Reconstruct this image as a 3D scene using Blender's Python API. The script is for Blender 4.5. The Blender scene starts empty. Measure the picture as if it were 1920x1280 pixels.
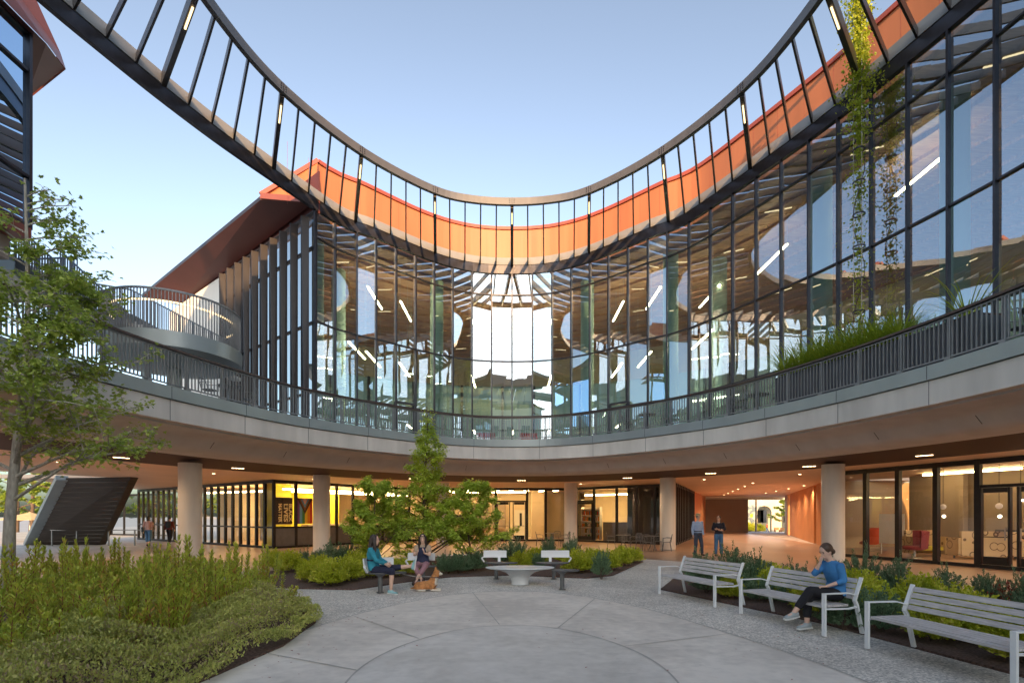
import bpy, bmesh, math, random
from mathutils import Vector, Matrix, Euler
R_ = math.radians
S = bpy.context.scene
C = S.collection
random.seed(7)
EYE = 1.75

# ---------------------------------------------------------------- camera
cam_d = bpy.data.cameras.new('camera')
cam = bpy.data.objects.new('camera', cam_d); C.objects.link(cam)
cam.location = (0, 0, EYE); cam.rotation_euler = (R_(90), 0, 0)
cam_d.sensor_width = 36.0; cam_d.lens = 36.0 * 1000 / 1920
cam_d.shift_x = 0.0; cam_d.shift_y = (966 - 640) / 1920
cam_d.clip_start = 0.05; cam_d.clip_end = 3000
S.camera = cam

# ---------------------------------------------------------------- sky and sun
SUN_EL, SUN_AZ = 13.0, 7.0           # low evening sun behind the camera, a little to the right
w = bpy.data.worlds.new('World'); S.world = w; w.use_nodes = True
nt = w.node_tree; nt.nodes.clear()
sky = nt.nodes.new('ShaderNodeTexSky'); sky.sky_type = 'NISHITA'; sky.sun_disc = False
sky.sun_elevation = R_(SUN_EL); sky.sun_rotation = R_(180 - SUN_AZ)
sky.air_density = 1.0; sky.dust_density = 3.0; sky.ozone_density = 3.0; sky.altitude = 100
bg = nt.nodes.new('ShaderNodeBackground'); bg.inputs[1].default_value = 0.125
wo = nt.nodes.new('ShaderNodeOutputWorld')
hs = nt.nodes.new('ShaderNodeHueSaturation'); hs.inputs['Saturation'].default_value = .62; gm = nt.nodes.new('ShaderNodeGamma'); gm.inputs[1].default_value = 1.5; tn = nt.nodes.new('ShaderNodeMix'); tn.data_type = 'RGBA'; tn.blend_type = 'MULTIPLY'; tn.inputs[0].default_value = 1; tn.inputs[7].default_value = (.50, .51, .455, 1)
nt.links.new(sky.outputs[0], gm.inputs[0]); nt.links.new(gm.outputs[0], hs.inputs['Color']); nt.links.new(hs.outputs[0], tn.inputs[6]); cp = nt.nodes.new('ShaderNodeMix'); cp.data_type = 'RGBA'; cp.blend_type = 'DARKEN'; cp.inputs[0].default_value = 1; cp.inputs[7].default_value = (9.0, 8.3, 7.5, 1); nt.links.new(tn.outputs[2], cp.inputs[6]); nt.links.new(cp.outputs[2], bg.inputs[0]); nt.links.new(bg.outputs[0], wo.inputs[0])
sl = bpy.data.lights.new('sun', 'SUN'); sl.energy = 2.0; sl.angle = R_(0.6); sl.color = (1.0, .60, .27)
so = bpy.data.objects.new('sun', sl); C.objects.link(so)
sdir = Vector((math.sin(R_(SUN_AZ)) * math.cos(R_(SUN_EL)), -math.cos(R_(SUN_AZ)) * math.cos(R_(SUN_EL)), math.sin(R_(SUN_EL))))
so.rotation_euler = sdir.to_track_quat('Z', 'Y').to_euler()
S.view_settings.view_transform = 'Standard'; S.view_settings.look = 'None'
S.view_settings.exposure = 2.2; S.view_settings.gamma = 1.0
S.render.engine = 'CYCLES'
S.cycles.use_denoising = True
S.cycles.max_bounces = 10; S.cycles.transparent_max_bounces = 24; S.cycles.diffuse_bounces = 4; S.cycles.glossy_bounces = 4
S.cycles.caustics_reflective = False; S.cycles.caustics_refractive = False
S.cycles.sample_clamp_indirect = 6.0

# ---------------------------------------------------------------- materials
MATS = {}
def new_mat(name):
    m = bpy.data.materials.new(name); m.use_nodes = True
    MATS[name] = m
    return m, m.node_tree, m.node_tree.nodes['Principled BSDF']
def mat(name, col, rough=.6, metal=0.0, var=.12, scale=3.0, bump=0.0, bscale=40, col2=None, spec=.5, emit=None, estr=0, coords='Object', detail=6, stretch=None):
    m, t, b = new_mat(name)
    n = t.nodes; L = t.links
    tc = n.new('ShaderNodeTexCoord'); src = tc.outputs[coords]
    if stretch:
        mp = n.new('ShaderNodeMapping'); mp.inputs['Scale'].default_value = stretch
        L.new(src, mp.inputs[0]); src = mp.outputs[0]
    no = n.new('ShaderNodeTexNoise'); no.inputs['Scale'].default_value = scale; no.inputs['Detail'].default_value = detail
    L.new(src, no.inputs['Vector'])
    mx = n.new('ShaderNodeMix'); mx.data_type = 'RGBA'
    rp = n.new('ShaderNodeMapRange'); rp.inputs[1].default_value = .3; rp.inputs[2].default_value = .7
    L.new(no.outputs['Fac'], rp.inputs[0]); L.new(rp.outputs[0], mx.inputs[0])
    c1 = [c * (1 - var) for c in col]; c2 = col2 or [min(1, c * (1 + var)) for c in col]
    mx.inputs[6].default_value = (*c1, 1); mx.inputs[7].default_value = (*c2, 1)
    L.new(mx.outputs[2], b.inputs['Base Color'])
    b.inputs['Roughness'].default_value = rough; b.inputs['Metallic'].default_value = metal
    b.inputs['Specular IOR Level'].default_value = spec
    if bump:
        bn = n.new('ShaderNodeTexNoise'); bn.inputs['Scale'].default_value = bscale; bn.inputs['Detail'].default_value = 8
        L.new(src, bn.inputs['Vector'])
        bp = n.new('ShaderNodeBump'); bp.inputs['Strength'].default_value = bump; bp.inputs['Distance'].default_value = .02
        L.new(bn.outputs['Fac'], bp.inputs['Height']); L.new(bp.outputs[0], b.inputs['Normal'])
    if emit:
        b.inputs['Emission Color'].default_value = (*emit, 1); b.inputs['Emission Strength'].default_value = estr
    return m
def glass_mat(name, tint, r0, k, rough=0.0, bump=.02, gcol=(1, 1, 1)):
    m = bpy.data.materials.new(name); m.use_nodes = True; MATS[name] = m
    t = m.node_tree; n = t.nodes; L = t.links; n.clear()
    out = n.new('ShaderNodeOutputMaterial'); mix = n.new('ShaderNodeMixShader')
    tr = n.new('ShaderNodeBsdfTransparent'); tr.inputs[0].default_value = (*tint, 1)
    gl = n.new('ShaderNodeBsdfGlossy'); gl.inputs['Roughness'].default_value = rough; gl.inputs[0].default_value = (*gcol, 1)
    lw = n.new('ShaderNodeLayerWeight'); lw.inputs[0].default_value = .5
    pw = n.new('ShaderNodeMath'); pw.operation = 'POWER'; pw.inputs[1].default_value = k
    mr = n.new('ShaderNodeMapRange'); mr.inputs[3].default_value = r0; mr.inputs[4].default_value = 1.0
    L.new(lw.outputs['Facing'], pw.inputs[0]); L.new(pw.outputs[0], mr.inputs[0]); L.new(mr.outputs[0], mix.inputs[0])
    if bump:
        tc = n.new('ShaderNodeTexCoord'); no = n.new('ShaderNodeTexNoise'); no.inputs['Scale'].default_value = .8; no.inputs['Detail'].default_value = 1
        bp = n.new('ShaderNodeBump'); bp.inputs['Strength'].default_value = bump; bp.inputs['Distance'].default_value = .1
        L.new(tc.outputs['Object'], no.inputs['Vector']); L.new(no.outputs['Fac'], bp.inputs['Height']); L.new(bp.outputs[0], gl.inputs['Normal'])
    L.new(tr.outputs[0], mix.inputs[1]); L.new(gl.outputs[0], mix.inputs[2]); L.new(mix.outputs[0], out.inputs[0])
    return m
def leaf_mat(name, ca, cb, cc=None, trans=.35, rough=.5):
    m, t, b = new_mat(name); n = t.nodes; L = t.links
    g = n.new('ShaderNodeNewGeometry'); cr = n.new('ShaderNodeValToRGB')
    cr.color_ramp.elements[0].color = (*ca, 1); cr.color_ramp.elements[1].color = (*cb, 1)
    if cc:
        e = cr.color_ramp.elements.new(.85); e.color = (*cb, 1); cr.color_ramp.elements[2].color = (*cc, 1)
    tc = n.new('ShaderNodeTexCoord'); no = n.new('ShaderNodeTexNoise'); no.inputs['Scale'].default_value = 1.6; no.inputs['Detail'].default_value = 2
    L.new(tc.outputs['Object'], no.inputs['Vector'])
    ad = n.new('ShaderNodeMath'); ad.operation = 'ADD'; m2 = n.new('ShaderNodeMath'); m2.operation = 'MULTIPLY'; m2.inputs[1].default_value = .62
    m3 = n.new('ShaderNodeMath'); m3.operation = 'SUBTRACT'; m3.inputs[1].default_value = .12
    L.new(g.outputs['Random Per Island'], m2.inputs[0]); L.new(m2.outputs[0], ad.inputs[0]); L.new(no.outputs['Fac'], ad.inputs[1]); L.new(ad.outputs[0], m3.inputs[0])
    L.new(m3.outputs[0], cr.inputs[0]); L.new(cr.outputs[0], b.inputs['Base Color'])
    b.inputs['Roughness'].default_value = rough
    out = n['Material Output']; tl = n.new('ShaderNodeBsdfTranslucent'); mx = n.new('ShaderNodeMixShader'); mx.inputs[0].default_value = trans
    L.new(cr.outputs[0], tl.inputs[0]); L.new(b.outputs[0], mx.inputs[1]); L.new(tl.outputs[0], mx.inputs[2]); L.new(mx.outputs[0], out.inputs[0])
    return m
M = MATS
mat('dark_metal', (.055, .052, .062), .38, .6, .15, 5)
mat('black_frame', (.018, .017, .019), .35, .3, .2, 5)
mat('ring_grey', (.12, .115, .12), .5, .3, .12, 2)
mat('plate_grey', (.24, .235, .24), .6, .0, .08, 2)
mat('picket_grey', (.24, .25, .265), .45, .35, .08, 4)
mat('trim_metal', (.33, .37, .38), .42, .45, .07, 1.2, stretch=(1, 1, .3))
mat('concrete', (.66, .63, .60), .8, 0, .14, 1.6, .12, 30, stretch=(1, 1, .18))
mat('concrete_low', (.62, .63, .65), .8, 0, .09, 1.6, .12, 30, stretch=(1, 1, .18))
mat('column_concrete', (.82, .75, .67), .75, 0, .09, 2.2, .15, 25, stretch=(1, 1, .22))
mat('wood_soffit', (.045, .018, .012), .6, 0, .25, 3, stretch=(6, 6, 1))
mat('handrail_wood', (.06, .035, .03), .4, 0, .2, 6)
mat('ceiling_tan', (.80, .60, .46), .6, 0, .05, .5)
mat('floor_warm_tint', (.40, .26, .175), .32, 0, .12, .35, .02, 8, spec=.35)  # brown floor with the warm arcade light mixed into its colour
mat('wood_interior', (.50, .27, .15), .5, 0, .22, 2, stretch=(1, 8, 1))
mat('orange_panel', (.43, .15, .06), .5, .0, .14, 1.3, .05, 3, stretch=(1, 1, .12))
mat('red_cap', (.34, .075, .05), .5, .0, .08, 1)
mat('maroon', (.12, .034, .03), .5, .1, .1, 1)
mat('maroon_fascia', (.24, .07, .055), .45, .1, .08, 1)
mat('cream_wall', (.72, .62, .45), .7, 0, .05, 1)
mat('white_wall', (.74, .72, .68), .7, 0, .04, 1)
mat('passage_wall', (.60, .26, .10), .6, 0, .08, 1)
mat('grey_brown', (.30, .25, .21), .7, 0, .06, 1)
mat('yellow_green', (.62, .60, .05), .6, 0, .05, 2)
mat('red_panel', (.70, .09, .03), .6, 0, .06, 2)
mat('blind', (.80, .80, .66), .8, 0, .05, 2, stretch=(1, 1, 12))
mat('green_column', (.55, .70, .62), .6, 0, .04, 1)
mat('white_paint', (.90, .91, .92), .35, 0, .03, 3)
mat('white_shell', (.80, .80, .82), .3, 0, .02, 3)
mat('table_stone', (.66, .68, .70), .35, 0, .05, 4)
mat('slat_grey', (.60, .565, .56), .6, 0, .22, 5, .25, 60, stretch=(1, 10, 10))
mat('seat_dark', (.11, .11, .115), .5, .2, .12, 5)
mat('post_grey', (.17, .175, .18), .45, .5, .1, 4)
mat('trough_grey', (.10, .105, .13), .45, .2, .1, 2)
mat('mulch', (.13, .08, .065), .95, 0, .6, 28, .9, 60)
mat('bark', (.40, .37, .33), .85, 0, .3, 8, .6, 40, stretch=(3, 3, .7))
mat('stair_dark', (.045, .035, .03), .7, 0, .3, 3, stretch=(.4, .4, 6))
mat('bark_brown', (.13, .09, .065), .9, 0, .3, 8, .5, 40, stretch=(3, 3, .7))
mat('steel_cable', (.45, .43, .40), .4, .7, .1, 4)
mat('stone_far', (.66, .58, .43), .8, 0, .12, .6, .1, 10)
mat('road_far', (.22, .225, .24), .85, 0, .15, .5)
mat('pave_far', (.42, .42, .42), .85, 0, .12, .4)
mat('dark_glass', (.02, .025, .03), .1, 0, .1, 1)
mat('poster_black', (.035, .022, .016), .7, 0, .1, 2)
mat('poster_ink', (.85, .66, .30), .7, 0, .05, 2)
for nm, c in dict(flag_white=(.75, .70, .66), flag_pink=(.72, .35, .38), flag_blue=(.10, .32, .50), flag_brown=(.18, .08, .04), flag_black=(.03, .025, .02), flag_red=(.65, .04, .02), flag_orange=(.75, .25, .02), flag_yellow=(.80, .55, .03), flag_green=(.03, .20, .05), flag_indigo=(.03, .15, .35), flag_violet=(.12, .03, .16)).items():
    mat(nm, c, .7, 0, .05, 3)
mat('grass_ground', (.06, .09, .03), .9, 0, .3, 2)
def emis(name, col, s): return mat(name, (.8, .8, .8), .5, 0, .0, 1, emit=col, estr=s)
emis('lamp_white', (1, .86, .64), 3.0)
emis('lamp_upper', (1, .78, .48), 8.0)
emis('lamp_down', (1, .62, .30), 3.0)
emis('lamp_room', (1, .70, .30), 9.0)
emis('lamp_tube', (1, .70, .32), 16.0)
emis('lamp_strip', (1, .72, .36), .55)
glass_mat('glass_upper', (.68, .86, .80), .46, 1.5, gcol=(.62, .73, .84))
glass_mat('glass_store', (.90, .90, .86), .05, 3.5, bump=.01)
glass_mat('glass_corner', (.12, .17, .22), .85, 1.2, gcol=(.55, .75, .98))
glass_mat('glass_west', (.30, .38, .42), .60, 1.4, gcol=(.9, .97, 1))

# paving: pale mottled cast concrete / exposed aggregate
def paving(name, ca, cb, speck=0.0, rough=.75):
    m, t, b = new_mat(name); n = t.nodes; L = t.links
    tc = n.new('ShaderNodeTexCoord')
    a = n.new('ShaderNodeTexNoise'); a.inputs['Scale'].default_value = .55; a.inputs['Detail'].default_value = 9; a.inputs['Roughness'].default_value = .62; a.inputs['Distortion'].default_value = .6
    c = n.new('ShaderNodeTexNoise'); c.inputs['Scale'].default_value = 6; c.inputs['Detail'].default_value = 8
    L.new(tc.outputs['Object'], a.inputs['Vector']); L.new(tc.outputs['Object'], c.inputs['Vector'])
    ad = n.new('ShaderNodeMath'); ad.operation = 'MULTIPLY_ADD'; ad.inputs[1].default_value = .45
    L.new(c.outputs['Fac'], ad.inputs[0]); L.new(a.outputs['Fac'], ad.inputs[2])
    mr = n.new('ShaderNodeMapRange'); mr.inputs[1].default_value = .58; mr.inputs[2].default_value = .87; L.new(ad.outputs[0], mr.inputs[0])
    mx = n.new('ShaderNodeMix'); mx.data_type = 'RGBA'; mx.inputs[6].default_value = (*ca, 1); mx.inputs[7].default_value = (*cb, 1)
    L.new(mr.outputs[0], mx.inputs[0]); col = mx.outputs[2]
    st = n.new('ShaderNodeTexNoise'); st.inputs['Scale'].default_value = 1.7; st.inputs['Detail'].default_value = 12; st.inputs['Roughness'].default_value = .7; st.inputs['Distortion'].default_value = 1.5
    mp = n.new('ShaderNodeMapping'); mp.inputs['Scale'].default_value = (.6, 1.4, 1); mp.inputs['Location'].default_value = (7, 3, 0); L.new(tc.outputs['Object'], mp.inputs[0]); L.new(mp.outputs[0], st.inputs['Vector'])
    sr = n.new('ShaderNodeMapRange'); sr.inputs[1].default_value = .56; sr.inputs[2].default_value = .70; sr.inputs[3].default_value = 1.0; sr.inputs[4].default_value = .84; L.new(st.outputs['Fac'], sr.inputs[0])
    vs = n.new('ShaderNodeVectorMath'); vs.operation = 'SCALE'; L.new(col, vs.inputs[0]); L.new(sr.outputs[0], vs.inputs['Scale']); col = vs.outputs[0]
    if speck:
        v = n.new('ShaderNodeTexVoronoi'); v.inputs['Scale'].default_value = 48; L.new(tc.outputs['Object'], v.inputs['Vector'])
        hs = n.new('ShaderNodeSeparateColor'); L.new(v.outputs['Color'], hs.inputs[0])
        m2 = n.new('ShaderNodeMapRange'); m2.inputs[3].default_value = 1 - speck; m2.inputs[4].default_value = 1 + speck; L.new(hs.outputs[0], m2.inputs[0])
        vm = n.new('ShaderNodeVectorMath'); vm.operation = 'SCALE'; L.new(col, vm.inputs[0]); L.new(m2.outputs[0], vm.inputs['Scale']); col = vm.outputs[0]
        bp = n.new('ShaderNodeBump'); bp.inputs['Strength'].default_value = .4; bp.inputs['Distance'].default_value = .006
        L.new(v.outputs['Distance'], bp.inputs['Height']); L.new(bp.outputs[0], b.inputs['Normal'])
    L.new(col, b.inputs['Base Color']); b.inputs['Roughness'].default_value = rough
    return m
paving('pave_pale', (.66, .60, .54), (.88, .81, .73))
paving('pave_inner', (.64, .595, .54), (.82, .77, .71))
paving('pave_aggregate', (.58, .54, .49), (.74, .69, .63), speck=.4)
paving('pave_walk', (.50, .465, .43), (.66, .62, .58), speck=.12)
leaf_mat('leaf_tree', (.16, .28, .05), (.54, .64, .15), trans=.45)
leaf_mat('leaf_centre', (.22, .40, .05), (.68, .76, .12), trans=.45)
leaf_mat('leaf_lime', (.22, .34, .015), (.62, .64, .05), (.70, .64, .12))
leaf_mat('leaf_rosemary', (.06, .14, .07), (.24, .35, .19))
leaf_mat('leaf_protea', (.18, .29, .03), (.62, .66, .10), (.60, .34, .10))
leaf_mat('leaf_cover', (.17, .24, .05), (.62, .62, .17), (.42, .32, .20))
leaf_mat('leaf_red', (.24, .05, .035), (.42, .13, .08))
leaf_mat('leaf_grass', (.16, .34, .02), (.60, .68, .08))
leaf_mat('leaf_vine', (.16, .30, .02), (.60, .64, .07))
leaf_mat('leaf_far', (.12, .22, .03), (.42, .52, .08))

# ---------------------------------------------------------------- mesh helpers
class MB:
    def __init__(s): s.v = []; s.f = []; s.m = []
    def add(s, vs, fs, mi=0):
        o = len(s.v); s.v += [tuple(v) for v in vs]; s.f += [tuple(i + o for i in f) for f in fs]; s.m += [mi] * len(fs); return s
    def hexa(s, P, mi=0):
        return s.add(P, [(0, 3, 2, 1), (4, 5, 6, 7), (0, 1, 5, 4), (1, 2, 6, 5), (2, 3, 7, 6), (3, 0, 4, 7)], mi)
    def box(s, c, d, rz=0, mi=0):
        ca, sa = math.cos(rz), math.sin(rz); P = []
        for z in (-.5, .5):
            for x, y in ((-.5, -.5), (.5, -.5), (.5, .5), (-.5, .5)):
                X, Y = x * d[0], y * d[1]; P.append((c[0] + X * ca - Y * sa, c[1] + X * sa + Y * ca, c[2] + z * d[2]))
        return s.hexa(P, mi)
    def bar(s, p, q, wd, ht, up=(0, 0, 1), mi=0):
        p, q, up = Vector(p), Vector(q), Vector(up); d = (q - p).normalized()
        a = d.cross(up)
        if a.length < 1e-5: a = d.cross(Vector((0, 1, 0)))
        a.normalize(); b = a.cross(d).normalized(); P = []
        for o in (p, q):
            for x, y in ((-.5, -.5), (.5, -.5), (.5, .5), (-.5, .5)): P.append(o + a * x * wd + b * y * ht)
        return s.hexa(P, mi)
    def tube(s, pts, rs, n=8, mi=0, cap=True):
        pts = [Vector(p) for p in pts]
        if not isinstance(rs, (list, tuple)): rs = [rs] * len(pts)
        V = []; F = []; k = len(pts); ref = None
        for i, p in enumerate(pts):
            d = (pts[min(i + 1, k - 1)] - pts[max(i - 1, 0)]).normalized()
            if ref is None:
                ref = Vector((0, 0, 1)) if abs(d.z) < .9 else Vector((1, 0, 0))
            a = (ref - d * ref.dot(d)).normalized(); b = d.cross(a); ref = a
            for j in range(n):
                t = 2 * math.pi * j / n; V.append(p + (a * math.cos(t) + b * math.sin(t)) * rs[i])
        for i in range(k - 1):
            for j in range(n): F.append((i * n + j, i * n + (j + 1) % n, (i + 1) * n + (j + 1) % n, (i + 1) * n + j))
        if cap: F += [tuple(range(n))[::-1], tuple((k - 1) * n + j for j in range(n))]
        return s.add(V, F, mi)
    def lathe(s, c, prof, n=24, sx=1, sy=1, mi=0):
        V = []; F = []; k = len(prof)
        for r, z in prof:
            for j in range(n):
                t = 2 * math.pi * j / n; V.append((c[0] + r * math.cos(t) * sx, c[1] + r * math.sin(t) * sy, c[2] + z))
        for i in range(k - 1):
            for j in range(n): F.append((i * n + j, i * n + (j + 1) % n, (i + 1) * n + (j + 1) % n, (i + 1) * n + j))
        F += [tuple(range(n))[::-1], tuple((k - 1) * n + j for j in range(n))]
        return s.add(V, F, mi)
    def prism(s, poly, z0, z1, mi=0):
        n = len(poly); V = [(x, y, z0) for x, y in poly] + [(x, y, z1) for x, y in poly]
        return s.add(V, [tuple(range(n))[::-1], tuple(range(n, 2 * n))] + [(i, (i + 1) % n, n + (i + 1) % n, n + i) for i in range(n)], mi)
    def sheet(s, poly, z, mi=0): return s.add([(x, y, z) for x, y in poly], [tuple(range(len(poly)))], mi)
    def ball(s, c, r, n=10, m=7, mi=0):
        if not isinstance(r, (list, tuple)): r = (r, r, r)
        V = [(c[0], c[1], c[2] - r[2])]; F = []
        for i in range(1, m):
            p = -math.pi / 2 + math.pi * i / m
            for j in range(n):
                t = 2 * math.pi * j / n; V.append((c[0] + r[0] * math.cos(p) * math.cos(t), c[1] + r[1] * math.cos(p) * math.sin(t), c[2] + r[2] * math.sin(p)))
        V.append((c[0], c[1], c[2] + r[2])); T = len(V) - 1
        for j in range(n):
            F.append((0, 1 + (j + 1) % n, 1 + j)); F.append((T, 1 + (m - 2) * n + j, 1 + (m - 2) * n + (j + 1) % n))
            for i in range(m - 2): F.append((1 + i * n + j, 1 + i * n + (j + 1) % n, 1 + (i + 1) * n + (j + 1) % n, 1 + (i + 1) * n + j))
        return s.add(V, F, mi)
    def sweep(s, ring, prof, closed=False, pclosed=True, mi=0):
        """ring: list of (x,y,nx,ny); prof: list of (offset, z)"""
        V = []; F = []; k = len(prof); n = len(ring)
        for q_ in ring:
            x, y, nx, ny = q_[:4]; om = q_[4] if len(q_) > 4 else 1e9
            for o, z in prof:
                o = min(o, om); V.append((x + nx * o, y + ny * o, z))
        for i in range(n if closed else n - 1):
            i2 = (i + 1) % n
            for j in range(k if pclosed else k - 1):
                j2 = (j + 1) % k; F.append((i * k + j, i2 * k + j, i2 * k + j2, i * k + j2))
        if not closed and pclosed: F += [tuple(range(k)), tuple((n - 1) * k + j for j in range(k))[::-1]]
        return s.add(V, F, mi)
    def mesh(s, name, mats, o=(0, 0, 0), smooth=False):
        me = bpy.data.meshes.new(name)
        me.from_pydata([(a - o[0], b - o[1], c - o[2]) for a, b, c in s.v], [], s.f); me.update()
        if not isinstance(mats, (list, tuple)): mats = [mats]
        for m_ in mats: me.materials.append(M[m_] if isinstance(m_, str) else m_)
        if len(mats) > 1: me.polygons.foreach_set('material_index', s.m)
        bm = bmesh.new(); bm.from_mesh(me)
        if len(bm.faces) < 60000 and not getattr(s, 'raw', False): bmesh.ops.recalc_face_normals(bm, faces=bm.faces)
        bm.to_mesh(me); bm.free()
        if smooth:
            me.polygons.foreach_set('use_smooth', [True] * len(me.polygons))
            if smooth != 'full':
                try: me.set_sharp_from_angle(angle=R_(40))
                except Exception: pass
        return me
def tag(o, label=None, cat=None, group=None, kind=None):
    if label: o['label'] = label
    if cat: o['category'] = cat
    if group: o['group'] = group
    if kind: o['kind'] = kind
    return o
class Thing:
    def __init__(s, name, label, cat, loc=(0, 0, 0), rz=0, group=None, local=False):
        s.r = bpy.data.objects.new(name, None); s.r.empty_display_size = .2; C.objects.link(s.r)
        s.r.location = loc; s.r.rotation_euler = (0, 0, rz); tag(s.r, label, cat, group)
        s.o = (0, 0, 0) if local else loc
    def part(s, name, mb, mats, parent=None, smooth=False, label=None):
        me = mb.mesh(name, mats, s.o, smooth) if isinstance(mb, MB) else mb
        o = bpy.data.objects.new(name, me); C.objects.link(o); o.parent = parent or s.r
        if label: o['label'] = label
        return o
def solo(name, mb, mats, label=None, cat=None, group=None, kind=None, loc=(0, 0, 0), rz=0, smooth=False):
    me = mb.mesh(name, mats, loc, smooth) if isinstance(mb, MB) else mb
    o = bpy.data.objects.new(name, me); C.objects.link(o); o.location = loc; o.rotation_euler = (0, 0, rz)
    return tag(o, label, cat, group, kind)
def copy_tree(o, parent=None):
    c = o.copy(); C.objects.link(c)
    if parent: c.parent = parent
    for ch in list(o.children): copy_tree(ch, c)
    return c
ORD = ['first', 'second', 'third', 'fourth', 'fifth', 'sixth', 'seventh', 'eighth', 'ninth', 'tenth', 'eleventh', 'twelfth', 'thirteenth', 'fourteenth', 'fifteenth', 'sixteenth', 'seventeenth', 'eighteenth', 'nineteenth', 'twentieth']

class Path:
    def __init__(s, pts, closed=False, step=.12):
        P = [Vector(p) for p in pts]; n = len(P); out = []
        g = (lambda i: P[i % n]) if closed else (lambda i: P[max(0, min(n - 1, i))])
        for i in range(n if closed else n - 1):
            a, b, c, d = g(i - 1), g(i), g(i + 1), g(i + 2); k = max(2, int((c - b).length / step))
            for j in range(k):
                t = j / k; out.append(.5 * ((2 * b) + (-a + c) * t + (2 * a - 5 * b + 4 * c - d) * t * t + (-a + 3 * b - 3 * c + d) * t ** 3))
        if not closed: out.append(P[-1].copy())
        else: out.append(out[0].copy())
        for _ in range(12):   # ease the spline
            q = [v.copy() for v in out]
            for i in range(1, len(out) - 1): out[i] = (q[i - 1] + q[i] * 2 + q[i + 1]) / 4
            if closed: out[0] = (q[-2] + q[0] * 2 + q[1]) / 4; out[-1] = out[0].copy()
        s.p = out; s.c = [0]; s.closed = closed
        for i in range(1, len(out)): s.c.append(s.c[-1] + (out[i] - out[i - 1]).length)
        s.L = s.c[-1]
    def at(s, d):
        if s.closed: d %= s.L
        d = max(0, min(s.L - 1e-6, d)); lo, hi = 0, len(s.c) - 1
        while hi - lo > 1:
            m_ = (lo + hi) // 2
            if s.c[m_] <= d: lo = m_
            else: hi = m_
        t = (d - s.c[lo]) / max(1e-9, s.c[hi] - s.c[lo]); p = s.p[lo].lerp(s.p[hi], t)
        q0 = s.p[max(0, lo - 2)]; q1 = s.p[min(len(s.p) - 1, hi + 2)]; T = (q1 - q0).normalized()
        return p, T
    def ring(s, a, b, step=.4, side=1):
        n = max(2, int(abs(b - a) / step)); out = []
        for i in range(n + 1):
            p, T = s.at(a + (b - a) * i / n); N = Vector((-T.y, T.x)) * side; out.append((p.x, p.y, N.x, N.y))
        return out
    def find(s, X):   # arc length where x/y equals X, front part
        best = None
        for i in range(len(s.p) - 1):
            a, b = s.p[i], s.p[i + 1]
            if a.y > 4 and b.y > 4:
                ra, rb = a.x - X * a.y, b.x - X * b.y
                if ra * rb <= 0 and (best is None): best = s.c[i] + (s.c[i + 1] - s.c[i]) * (abs(ra) / max(1e-9, abs(ra) + abs(rb)))
        return best
def G3(px, py, z=0.0):       # point at height z seen at a pixel of the 1920 x 1280 photo: only used to read off plan positions
    d = (z - EYE) * 1000 / (966 - py); return ((px - 960) * d / 1000, d)
def mirror(h):               # half outline from the far apex down the right side to the rear apex -> closed, starting at the apex, clockwise
    return h + [(-x, y) for x, y in h[-2:0:-1]]
gl_half = [(0, 27), (1.9, 26.75), (3.75, 25.7), (6.2, 23.35), (7.25, 22.45), (9.2, 18.5), (10.1, 16.3), (10.72, 14.4), (11.35, 11.95), (11.7, 8.5), (11.4, 4), (10, -1), (7, -4.8), (3.5, -6.6), (0, -7)]
in_half = [(0, 21.1), (1.5, 20.95), (2.95, 20.35), (5.05, 18.26), (6.67, 15.5), (7.3, 12.98), (7.45, 10), (6.9, 6.5), (5.5, 3.6), (3, 1.8), (0, 1.2)]
ed_half = [(0, 25.0), (1.8, 24.7), (3.6, 23.7), (5.2, 22.2), (6.6, 20.6), (7.9, 18.75), (9.06, 15.9), (9.75, 13.4), (10.12, 11.2), (10.3, 8), (9.9, 4), (8.6, 0), (6.2, -3.2), (3, -4.9), (0, -5.4)]
G = Path(mirror(gl_half), True); I = Path(mirror([(x * 1.028, y * 1.028) for x, y in in_half]), True); E = Path(mirror(ed_half), True)
# walked clockwise from the far apex, +x first: outward normal = left of travel
def RG(P, a=0, b=None, step=.35): return P.ring(a, P.L if b is None else b, step, 1)
SLAB, CEIL, TOP = 5.30, 3.65, 13.95
# ================================================================ ground
def poly_off(P, a, b, o, step=.5): return [(x + nx * o, y + ny * o) for x, y, nx, ny in P.ring(a, b, step)]
solo('far_ground', MB().sheet([(-900, -500), (900, -500), (900, 1500), (-900, 1500)], -1.25), 'pave_far', kind='structure')
solo('plaza_ground', MB().prism([(-75, -30), (45, -30), (45, 57), (-75, 57)], -1.24, 0), 'pave_walk', kind='structure')
solo('ramp_ground', MB().add([(10, 57, -.004), (45, 57, -.004), (45, 70, -1.2), (10, 70, -1.2)], [(0, 1, 2, 3)]), 'pave_far', kind='structure')
solo('street', MB().sheet([(-40, 78), (140, 78), (140, 96), (-40, 96)], -1.244), 'road_far', kind='structure')
fl = MB()
fl.sweep(E.ring(0, E.find(-.72) - 0 if False else E.L * .40, .5), [(-.35, .004), (17, .004)], pclosed=False)
fl.sweep(E.ring(E.L * .60, E.L, .5), [(-.35, .004), (8.6, .004)], pclosed=False)  # tan stops short at left, where sky light greys the same floor
fl.sheet([(-16, 24), (0, 24.5), (0, 45), (-24, 45), (-24, 34)], .002)
fl.sheet([(6, 30), (17, 26), (24, 56.5), (17, 56.5)], .008)
solo('arcade_floor', fl, 'floor_warm_tint', kind='structure')
out_half = [(0, 12.3), (1.3, 11.75), (2.43, 10.1), (2.98, 8.62), (3.33, 7.43), (3.6, 6.39), (3.75, 5), (3.6, 3.2), (2.7, 1.2), (0, .2)]
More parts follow.
